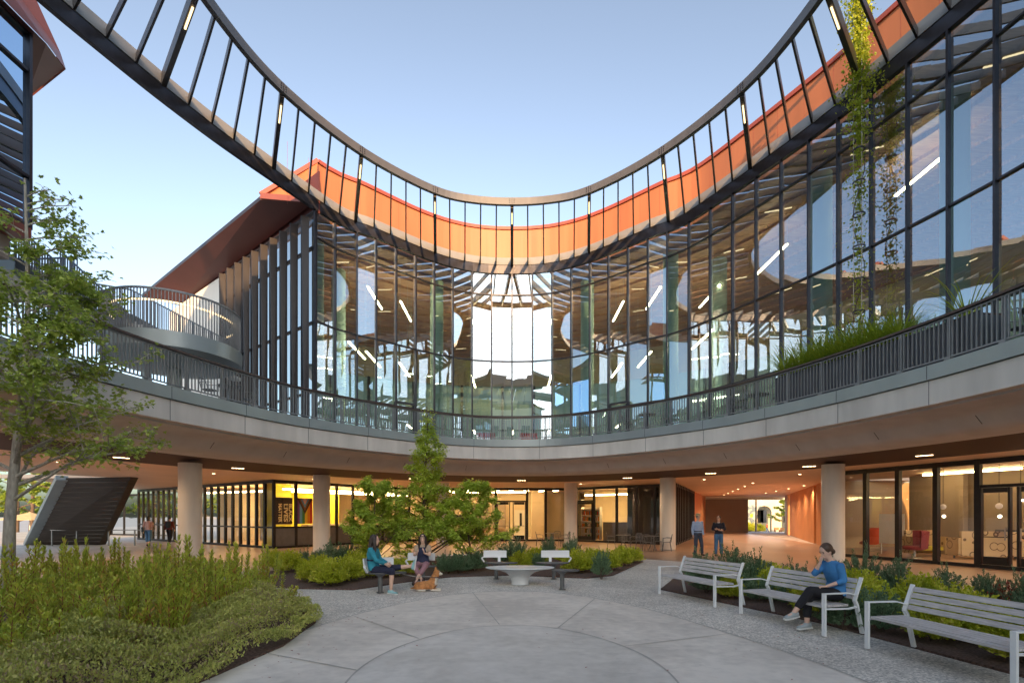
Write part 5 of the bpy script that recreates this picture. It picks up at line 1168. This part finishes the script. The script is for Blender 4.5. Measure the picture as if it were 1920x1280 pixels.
dg_.part('body', rm, ['fur_orange', 'fur_white', 'eye_dark'], smooth='full'); dg_.part('collar', MB().lathe((.165, 0, .305), [(.094, 0), (.098, .004), (.098, .02), (.094, .024)], 18), 'boot_brown')
solo('leash', MB().tube([(-2.83, 12.05, .62), (-2.65, 12.1, .50), (-2.45, 12.2, .40), (-2.2, 12.3, .34), (-1.86, 12.36, .34)], .007, 6), 'steel_cable', 'thin leash running from the teal shirted woman to the dog', 'leash')
# ================================================================ vegetation
MAPLE = [(0, 0), (.16, .12), (.50, .10), (.36, .32), (.46, .62), (.20, .60), (0, 1.0), (-.20, .60), (-.46, .62), (-.36, .32), (-.50, .10), (-.16, .12)]
def add_leaf(m, p, d, L_, W, kind='d', roll=None):
    d = d.normalized(); a = d.cross(Vector((0, 0, 1)))
    if a.length < .05: a = Vector((1, 0, 0))
    a.normalize(); b = a.cross(d); r = random.uniform(-1.2, 1.2) if roll is None else roll; lt = a * math.cos(r) + b * math.sin(r); up = lt.cross(d)
    if kind == 'd':
        q = p + d * L_ * .5; m.add([p, q + lt * W * .5 + up * W * .12, p + d * L_, q - lt * W * .5 + up * W * .12], [(0, 1, 2, 3)])
    elif kind == 'm':
        m.add([p + lt * x * W + d * y * L_ + up * (abs(x) * .35 * W - y * y * .15 * L_) for x, y in MAPLE], [tuple(range(12))])
rnd = random.uniform
def rv(z0=-1, z1=1):
    t = rnd(0, 6.283); z = rnd(z0, z1); r = math.sqrt(max(0, 1 - z * z)); return Vector((r * math.cos(t), r * math.sin(t), z))
def raw_mesh(name, mb, m): mb.raw = True; return mb.mesh(name, m)
def mound_template(n, rx, rz, L_, W, seed, spiky=.3, sprigs=60, up=.35):
    """ball of small leafy sprigs, with stems poking out"""
    random.seed(seed); m = MB(); per = max(3, n // sprigs)
    for _ in range(sprigs):
        d = rv(-.15, 1); k = rnd(.72, 1.05) + (rnd(0, spiky) if random.random() < .35 else 0); tip = Vector((d.x * rx * k, d.y * rx * k, rz * .25 + max(0, d.z) * rz * .75 * k + d.z * 0)); base = tip * .35; base.z = tip.z * .4
        ax = (tip - base)
        for j in range(per):
            u = 1 - (j / per) ** 1.3 * .85; p = base + ax * u + rv() * .02; add_leaf(m, p, (ax.normalized() * .7 + rv() * .8 + Vector((0, 0, up))), L_ * rnd(.7, 1.2), W * rnd(.8, 1.2))
    return m
def stem_core(rx, rz, seed, n=10, r=.008):
    random.seed(seed); m = MB()
    for _ in range(n):
        d = rv(.2, 1); m.tube([(d.x * .04, d.y * .04, -.02), (d.x * rx * .5, d.y * rx * .5, rz * .45), (d.x * rx * .8, d.y * rx * .8, rz * .8)], [r, r * .8, r * .4], 5)
    return m
T_ = {}
for k in range(3):
    T_['lime%d' % k] = (raw_mesh('lime_leaves', mound_template(4200, .44, .68, .060, .034, 10 + k, .16, 260), 'leaf_lime'), stem_core(.4, .55, k).mesh('stems', 'bark_brown'))
    T_['dark%d' % k] = (raw_mesh('dark_leaves', mound_template(5200, .36, .86, .050, .019, 20 + k, .32, 120, .9), 'leaf_rosemary'), stem_core(.32, .8, k + 5).mesh('stems', 'bark_brown'))
T_['red0'] = (raw_mesh('red_leaves', mound_template(1500, .34, .62, .05, .016, 31, .4, 70, .8), 'leaf_red'), stem_core(.3, .6, 9).mesh('stems', 'bark_brown'))
def protea_template(seed, ns=11, H=.95):
    random.seed(seed); m = MB(); st = MB()
    for _ in range(ns):
        a = rnd(0, 6.28); r = rnd(.02, .26); h = H * rnd(.65, 1.08); tip = Vector((math.cos(a) * r * 1.6, math.sin(a) * r * 1.6, h)); b = Vector((math.cos(a) * r * .5, math.sin(a) * r * .5, -.02)); md = b.lerp(tip, .5) + Vector((math.cos(a), math.sin(a), 0)) * .03
        st.tube([b, md, tip], [.009, .007, .004], 5); k = 0; u = .12
        while u < 1.0:
            p = b.lerp(md, u * 2) if u < .5 else md.lerp(tip, u * 2 - 1); ang = k * 2.4; o = Vector((math.cos(ang), math.sin(ang), 0)); sp = rnd(.5, .95) if u < .92 else .4
            add_leaf(m, p, o * sp + Vector((0, 0, 1)), .095 * rnd(.8, 1.2) * (1 if u < .95 else .8), .030, roll=rnd(-.6, .6)); k += 1; u += .0135
    return m, st
for k in range(4):
    a, b = protea_template(40 + k); T_['protea%d' % k] = (raw_mesh('upright_leaves', a, 'leaf_protea'), b.mesh('red_stems', 'maroon_fascia'))
def plant(kind, k, x, y, z, sx, sz, lb, name, grp, cat='shrub'):
    lv, st = T_[kind + str(k)]; r = bpy.data.objects.new(name, None); C.objects.link(r); r.location = (x, y, z); r.rotation_euler = (0, 0, rnd(0, 6.28)); r.scale = (sx, sx, sz); tag(r, lb, cat, grp)
    for nm, me in (('foliage', lv), ('stems', st)): o = bpy.data.objects.new(nm, me); C.objects.link(o); o.parent = r
def plant_row(kind, nk, pts, z, lb, name, grp):
    pts = sorted(pts, key=lambda q: q[0] / q[1])
    for i, q in enumerate(pts):
        random.seed(int(q[0] * 100) + i); plant(kind, i % nk, q[0], q[1], z, q[2], q[3] if len(q) > 3 else q[2], lb % (ORD[i] if i < 20 else 'last'), name, grp)
def at(px, py, z=0.0): d = (z - EYE) * 1000 / (966 - py); return ((px - 960) * d / 1000, d)
Bz = .03
lime_c = [(*at(x, y), s_) for x, y, s_ in ((545, 1075, 1.0), (515, 1068, .95), (618, 1100, 1.0), (583, 1093, .85), (650, 1092, .95), (700, 1085, .95), (735, 1083, .8), (668, 1075, 1.0), (600, 1080, .9), (765, 1078, .75), (975, 1068, .85), (1005, 1062, .95), (1080, 1075, 1.05), (1110, 1072, 1.05), (1140, 1070, .95), (1168, 1062, .9), (1187, 1056, .85), (1060, 1056, .85), (1165, 1050, .8))]
plant_row('lime', 3, lime_c, Bz, 'yellow green mounded shrub in the centre bed, %s from the left', 'lime_shrub', 'yellow green shrubs in the centre bed')
dark_c = [(*at(x, y), s_, z_) for x, y, s_, z_ in ((572, 1070, .9, .75), (597, 1062, .8, .7), (627, 1066, 1.2, 1.0), (655, 1064, 1.2, .95), (688, 1062, 1.0, .85), (955, 1062, 1.15, 1.05), (975, 1056, 1.0, .95), (890, 1072, 1.1, .8), (862, 1076, 1.1, .75), (838, 1077, 1.0, .7), (1028, 1050, .95, 1.0), (1072, 1056, 1.1, 1.1), (1128, 1086, .75, .95), (1010, 1066, .7, .6))]
plant_row('dark', 3, dark_c, Bz, 'dark grey green upright shrub in the centre bed, %s from the left', 'rosemary_shrub', 'dark upright shrubs in the centre bed')
lime_r = [(4.75, 12.1, .9), (5.45, 11.0, 1.0), (6.0, 12.6, .95), (5.3, 9.3, .95), (5.95, 8.9, 1.0), (6.6, 10.2, 1.05), (5.75, 7.3, .85), (6.35, 7.2, .95), (5.95, 6.25, .85), (6.5, 5.7, .95), (6.9, 8.3, .95), (7.3, 9.5, 1.0), (7.2, 6.6, .95), (4.55, 11.1, .7), (5.9, 5.2, .8)]
plant_row('lime', 3, lime_r, Bz, 'bright green mounded shrub behind the benches, %s from the left', 'lime_shrub', 'bright green shrubs in the right bed')
dark_r = [(4.35, 11.9, 1.0, .75), (4.95, 13.9, 1.1, .9), (5.35, 13.0, 1.25, 1.1), (5.55, 12.1, 1.1, 1.0), (6.0, 11.3, .9, .85), (6.9, 11.6, .8, 1.0), (7.35, 11.2, 1.05, 1.15), (7.9, 10.9, .95, 1.0), (8.3, 10.2, .9, .85), (5.05, 8.1, 1.0, .7), (5.45, 7.9, 1.1, .75), (5.35, 10.1, 1.0, .75), (4.95, 10.7, .9, .6), (8.4, 9.4, .85, .85), (8.3, 8.6, .8, .95), (7.9, 8.0, 1.0, .75)]
plant_row('dark', 3, dark_r, Bz, 'dark green upright shrub in the right bed, %s from the left', 'rosemary_shrub', 'dark shrubs in the right bed')
plant_row('red', 1, [(8.45, 9.0, 1.05, 1.05), (7.95, 10.0, .7, .8)], Bz, 'reddish leaved shrub behind the nearest bench, %s from the left', 'red_shrub', 'reddish shrubs in the right bed')
# upright shrubs of the left foreground
random.seed(5); pr = []
rows = [(12.0, -10.0, -6.0, .62), (11.2, -9.6, -5.2, .62), (10.3, -9.2, -4.55, .62), (9.5, -8.6, -4.25, .60), (8.7, -7.8, -3.9, .56), (7.9, -7.2, -4.1, .56), (7.1, -6.6, -4.3, .56), (6.3, -6.0, -4.5, .55), (5.5, -5.3, -4.6, .5)]
for y, xa, xb, st_ in rows:
    x = xa
    while x < xb: pr.append((x + rnd(-.15, .15), y + rnd(-.25, .25), rnd(.9, 1.3), random.choice((.62, .8, .95, 1.1, 1.22)) * rnd(.93, 1.07) * (1.0 if y > 9 else .85))); x += st_
plant_row('protea', 4, pr, Bz, 'upright leafy shrub with reddish stems in the left foreground bed, %s from the left', 'upright_shrub', 'upright shrubs in the left foreground bed')
# label the ones past the twentieth by their neighbours as well
up = [o for o in bpy.data.objects if o.name.startswith('upright_shrub') and o.parent is None]
up.sort(key=lambda o: (-round(o.location.y / .8), o.location.x)); rowi = Counter(); ys = sorted({-round(o.location.y / .8) for o in up})
for o in up:
    r_ = ys.index(-round(o.location.y / .8)); o['label'] = 'upright reddish stemmed shrub, left foreground bed, row %d from back, %s from left' % (r_ + 1, ORD[rowi[r_]]); rowi[r_] += 1
# low ground cover
random.seed(77); m = MB()
def inside(x, y, P_):
    c_ = False; n = len(P_)
    for i in range(n):
        (x1, y1), (x2, y2) = P_[i], P_[(i + 1) % n]
        if (y1 > y) != (y2 > y) and x < (x2 - x1) * (y - y1) / (y2 - y1) + x1: c_ = not c_
    return c_
cov = [(-3.12, 8.8), (-2.92, 7.15), (-3.08, 5.55), (-3.5, 3.0), (-8.5, 2.8), (-8.2, 6.5), (-6.0, 8.0), (-4.7, 9.6), (-4.3, 10.9)]
cnt_ = 0
while cnt_ < 60000:
    x, y = rnd(-7.5, -2.9), rnd(3.2, 10.8)
    if not inside(x, y, cov): continue
    if x / y < -1.05: continue
    e = 1.0
    for dx, dy in ((.25, 0), (.12, .2), (.1, -.2)):
        if not inside(x + dx, y + dy, cov): e = .55
    if math.sin(x * 4.3 + 1.3 * y) + math.sin(y * 5.1 - x * 2.2) > 1.25 and random.random() < .8: continue
    hgt = (.36 + .13 * math.sin(x * 3.1 + y * 1.7) + .10 * math.sin(x * 5.3 - y * 4.1)) * (e if e < 1 else 1); z = hgt * (1 - random.random() ** 2 * .6)
    add_leaf(m, Vector((x, y, z + .03)), rv(-.1, 1) + Vector((0, 0, .5)), rnd(.03, .055), rnd(.014, .024)); cnt_ += 1
m.raw = True; solo('ground_cover', m, 'leaf_cover', 'low dense green ground cover in the left foreground bed', 'ground cover', kind='stuff')
random.seed(99); m = MB()
for _ in range(260):
    k = random.random(); x, y = (rnd(-4.2, 4.5), rnd(4.5, 14)) if k < .4 else ((rnd(3.0, 4.6), rnd(6.5, 12.4)) if k < .7 else (rnd(-3.6, -2.2), rnd(5.6, 12)))
    add_leaf(m, Vector((x, y, .024)), Vector((rnd(-1, 1), rnd(-1, 1), .05)), rnd(.02, .05), rnd(.012, .03), 'd', roll=rnd(-.2, .2))
m.raw = True; solo('fallen_leaves', m, 'leaf_red', 'small fallen leaves scattered over the pale courtyard paving', 'leaves', kind='stuff')
# ---------------------------------------------------------------- trees
def tree(name, lb, x, y, H, trunk_r, z0, nb, Lmax, Ltop, rise, leafm, bark, nleaf, LL, WW, kind, seed, lean=(0, 0), top_bare=0.0, spread=1.0, subn=4, droop=0.0, bias=None, group=None, stems=0, pw=1.0):
    random.seed(seed); t = Thing(name, lb, 'tree', (x, y, 0), local=True, group=group); tr = MB(); lf = MB(); tips = []
    pts = []; n = 10
    for i in range(n + 1):
        u = i / n; pts.append(Vector((lean[0] * u + .06 * math.sin(u * 7 + seed), lean[1] * u + .05 * math.cos(u * 6 + seed), H * u)))
    tr.tube(pts, [trunk_r * (1 - .9 * (i / n) ** .8) + .006 for i in range(n + 1)], 10)
    for b in range(nb):
        u = ((b + rnd(0, .6)) / nb) ** (1.35 if pw != 1 else 1.0); z = z0 + (H * .97 - z0) * u; c_ = z / H * n; i = min(n - 1, int(c_)); base = pts[i].lerp(pts[i + 1], c_ - i)
        L_ = (Lmax + (Ltop - Lmax) * u ** pw) * (rnd(.7, 1.15) if pw == 1 else rnd(.45, 1.2)); a = b * 2.4 + rnd(-.5, .5)
        if bias and random.random() < bias[1]: a = bias[0] + rnd(-.9, .9)
        d = Vector((math.cos(a), math.sin(a), rise * rnd(.6, 1.4))).normalized(); mid = base + d * L_ * .5 + Vector((0, 0, .06 * L_)); tip = base + d * L_ + Vector((0, 0, -droop * L_))
        r0 = trunk_r * .34 * (1 - u * .6); tr.tube([base, mid, tip], [r0, r0 * .6, .006], 6)
        for k in range(subn):
            v = rnd(.25, .95); s0_ = (base.lerp(mid, v * 2) if v < .5 else mid.lerp(tip, v * 2 - 1)); dd = (d + rv(-.5, .8) * .9 * spread).normalized(); l2 = L_ * rnd(.25, .5) * (1.15 - v * .5); e_ = s0_ + dd * l2
            tr.tube([s0_, s0_.lerp(e_, .5) + Vector((0, 0, .03)), e_], [r0 * .4, r0 * .25, .004], 5); tips.append((s0_, e_, u)); tips.append((s0_.lerp(e_, .4), e_ + rv() * .12, u))
        tips.append((mid, tip, u))
    for i in range(nleaf):
        a, b, u = tips[int(random.random() * len(tips))]
        if random.random() < top_bare * max(0, u - .55) * 2.2: continue
        p = a.lerp(b, random.random() ** .6) + rv() * rnd(.01, .13) * spread
        add_leaf(lf, p, rv(-.6, .5) + (b - a).normalized() * .5 + Vector((0, 0, -.25)), LL * rnd(.6, 1.15), WW * rnd(.7, 1.1), kind, roll=rnd(-.7, .7) + (1.57 if False else 0))
    lf.raw = True
    t.part('trunk', tr, bark, smooth=True); t.part('crown', lf, leafm); return t
tree('maple_tree', 'leafy green tree with pale grey trunk at the left edge in front of the terrace', -9.5, 10.1, 8.1, .115, 2.0, 44, 2.75, .5, .40, 'leaf_tree', 'bark', 11500, .105, .10, 'm', 3, lean=(.35, 0), top_bare=1.0, bias=(R_(-5), .40), subn=8, spread=1.3)
tree('small_maple', 'bushy light green young tree with narrow top in the centre bed', -2.85, 17.6, 5.35, .06, .35, 70, 2.7, .18, .42, 'leaf_centre', 'bark_brown', 19000, .09, .075, 'm', 8, subn=7, spread=1.15, pw=.40, top_bare=1.0)
random.seed(11)
bush = [( -3.9, 17.0, .9), (-1.9, 17.2, .9)]
for i, (x, y, r) in enumerate(((-4.3, 16.9, 0), (-1.35, 16.9, 0))):
    tree('leafy_bush', 'broad leafy light green bush at the %s foot of the young tree' % ('left', 'right')[i], x, y, 2.7, .035, .1, 30, 1.6, .5, .7, 'leaf_centre', 'bark_brown', 12000, .095, .08, 'm', 50 + i, subn=5, group='bushes beside the young tree')
# trees beyond, seen under the terrace and through the passage
far = [(-38, 44, 8, 'left'), (-45, 50, 9, 'left'), (-52, 56, 10, 'left'), (-40, 60, 9, 'left'), (-33, 62, 9, 'left'), (-60, 48, 10, 'left'), (-24, 66, 9, 'left')]
fk = 0
for x, y, h, sd in far:
    tree('background_tree', 'green tree outside under the left terrace, %s from the left' % ORD[[2, 1, 3, 4, 5, 0, 6][fk]], x, y, h, .22, .8, 16, 3.6, 2.0, .3, 'leaf_far', 'bark_brown', 2600, .42, .36, 'd', 60 + fk, subn=4, group='trees outside beyond the left terrace'); fk += 1
x, y = P3(1478, 90), 90
tree('background_tree', 'round green tree in front of the stone arches beyond the passage', x, y, 6.6, .16, 1.2, 18, 3.0, 1.8, .3, 'leaf_far', 'bark_brown', 4200, .34, .28, 'd', 81, subn=4).r.location.z = -1.24
random.seed(90)
for i, (px, d, sx, sz) in enumerate(((1405, 96, 3.2, 2.6), (1422, 97, 3.2, 2.2), (1484, 84, 2.6, 2.4), (1495, 86, 2.8, 2.6))):
    plant('lime' if i < 2 else 'dark', i % 3, P3(px, d), d, -1.24, sx, sz, 'trimmed shrub beyond the passage, %s from the left' % ORD[i], 'street_shrub', 'shrubs beyond the passage')
# patio umbrella outside at the left
ux, uy = -33.0, 36.5
Um = Thing('patio_umbrella', 'pale patio umbrella outside beside the tree trunk at the left', 'umbrella', (ux, uy, 0)); Um.part('pole', MB().tube([(ux, uy, 0), (ux, uy, 2.0)], .03), 'steel_cable'); Um.part('canopy', MB().lathe((ux, uy, 1.45), [(1.7, 0), (1.68, .03), (.1, .5), (.02, .55)], 8), 'straw')
# ---------------------------------------------------------------- planter with grasses and climbing vine
sa_, sb_ = E.find(.485), E.find(.86)
Pl = Thing('planter_trough', 'long dark grey curved planter trough behind the right terrace railing', 'planter', (9.6, 14.5, SLAB))
rg = E.ring(sa_, sb_, .3)
Pl.part('trough', MB().sweep(rg, [(.28, SLAB + .01), (.20, SLAB + .96), (.26, SLAB + .98), (.30, SLAB + .90), (.85, SLAB + .90), (.89, SLAB + .98), (.95, SLAB + .96), (.87, SLAB + .01)]), 'trough_grey', smooth=True)
Pl.part('soil', MB().sweep(rg, [(.31, SLAB + .88), (.31, SLAB + .915), (.84, SLAB + .915), (.84, SLAB + .88)]), 'mulch')
def grass_plant(x, y, z, n, L_, lb, nm='grass_plant', wd=.028, seed=0, upk=.9, mt='leaf_grass', cat='plant', grp='arching grasses in the planter trough'):
    random.seed(seed); m = MB()
    for _ in range(n):
        a = rnd(0, 6.28); o = Vector((math.cos(a), math.sin(a), 0)); l = L_ * rnd(.55, 1.1); up_ = rnd(.5, 1.3) * upk; w2 = wd * rnd(.7, 1.1); lt = Vector((-o.y, o.x, 0)) * w2; p = Vector((x, y, z)) + o * rnd(0, .08) + Vector((0, 0, 0)); V = []; K = 5
        for k in range(K + 1):
            u = k / K; q = p + o * l * .75 * u + Vector((0, 0, l * (up_ * u - up_ * .50 * u * u))); s_ = (1 - u) ** .7 * (1 if k else .7); V += [q - lt * s_ * .5, q + lt * s_ * .5]
        m.add(V, [(2 * k, 2 * k + 1, 2 * k + 3, 2 * k + 2) for k in range(K)])
    m.raw = True; r = bpy.data.objects.new(nm, m.mesh(nm, mt, (x, y, z))); C.objects.link(r); r.location = (x, y, z); tag(r, lb, cat, grp)
kk = 0; npl = 13
for i in range(npl):
    X = .495 + i * (.205 / (npl - 1)); s_ = E.find(X); p, T = E.at(s_); N = Vector((-T.y, T.x)); c_ = p + N * (.48 + .14 * (i % 2)); grass_plant(c_.x, c_.y, SLAB + .90, 190, 1.25 if i < npl - 3 else .95, 'arching green grass clump in the planter trough, %s from the left' % ORD[i], seed=100 + i, upk=1.35, wd=.034)
p, T = E.at(E.find(.815)); N = Vector((-T.y, T.x)); c_ = p + N * .55; grass_plant(c_.x, c_.y, SLAB + .9, 34, 1.5, 'spiky plant with strappy upright leaves at the right end of the planter trough', 'spiky_plant', .04, 300, 1.5, grp=None)
# vine on a ladder of cables
p, T = E.at(E.find(.622)); N = Vector((-T.y, T.x)); c_ = p + N * .55; vx, vy = c_.x, c_.y
Vi = Thing('cable_trellis', 'vertical steel cable ladder with rings rising from the planter trough', 'trellis', (vx, vy, SLAB + .9)); ZV = 17.2
cb = MB()
for k in range(3):
    a = k * 2.09 + .5; cb.tube([(vx + math.cos(a) * .13, vy + math.sin(a) * .13, SLAB + .9), (vx + math.cos(a) * .13, vy + math.sin(a) * .13, ZV)], .008, 5)
Vi.part('cables', cb, 'steel_cable')
z = SLAB + 1.3
while z < ZV:
    ri = MB(); q = [(vx + math.cos(a) * .15, vy + math.sin(a) * .15, math.cos(a), math.sin(a)) for a in [6.2832 * k / 14 for k in range(14)]]
    ri.sweep(q, [(-.012, z), (-.012, z + .035), (.012, z + .035), (.012, z)], closed=True); Vi.part('ring', ri, 'dark_metal'); z += .92
Vi.part('bracket', MB().bar((vx, vy, ZV), (vx + N.x * 3.0, vy + N.y * 3.0, ZV), .12, .12), 'dark_metal')
random.seed(21); m = MB(); stv = MB()
pp = [Vector((vx + .14 * math.cos(z_ * 2.1), vy + .14 * math.sin(z_ * 2.1), z_)) for z_ in [SLAB + .9 + k * .25 for k in range(46)]]
stv.tube(pp, .012, 5)
def vn(z0, z1, n, spr):
    for _ in range(n):
        z_ = rnd(z0, z1); cl_ = math.sin(z_ * 5.1) * .5 + math.sin(z_ * 2.3 + 1) * .5; r = abs(random.gauss(.10, spr)) * (1 + .5 * cl_); a = rnd(0, 6.28)
        add_leaf(m, Vector((vx + math.cos(a) * r, vy + math.sin(a) * r, z_)), rv(-.9, .1) + Vector((0, 0, -.5)), rnd(.06, .11), rnd(.045, .08), 'd', roll=rnd(-.6, .6))
vn(13.9, ZV - .1, 4600, .17); vn(12.6, 14.0, 1000, .20); vn(10.4, 12.7, 600, .13); vn(7.4, 10.4, 420, .13); vn(6.3, 7.4, 40, .1)
for k in range(16):
    a = rnd(0, 6.28); z_ = rnd(9.5, 14.5); p_ = Vector((vx, vy, z_)); q_ = p_ + Vector((math.cos(a) * rnd(.4, .9), math.sin(a) * rnd(.3, .6), rnd(-.6, .5))); e_ = q_ + Vector((math.cos(a) * .3, math.sin(a) * .2, -rnd(.4, .9))); stv.tube([p_, q_, e_], [.006, .005, .003], 4)
    for j in range(12): u = j / 12; add_leaf(m, (p_.lerp(q_, u * 2) if u < .5 else q_.lerp(e_, u * 2 - 1)) + rv() * .04, rv(-.8, .2), .075, .055, 'd')
m.raw = True; Vn = Thing('climbing_vine', 'yellow green climbing vine hanging thick at the top of the cable ladder', 'vine', (vx, vy, SLAB + .9)); Vn.part('leaves', m, 'leaf_vine'); Vn.part('stem', stv, 'bark_brown')
bpy.context.view_layer.update()
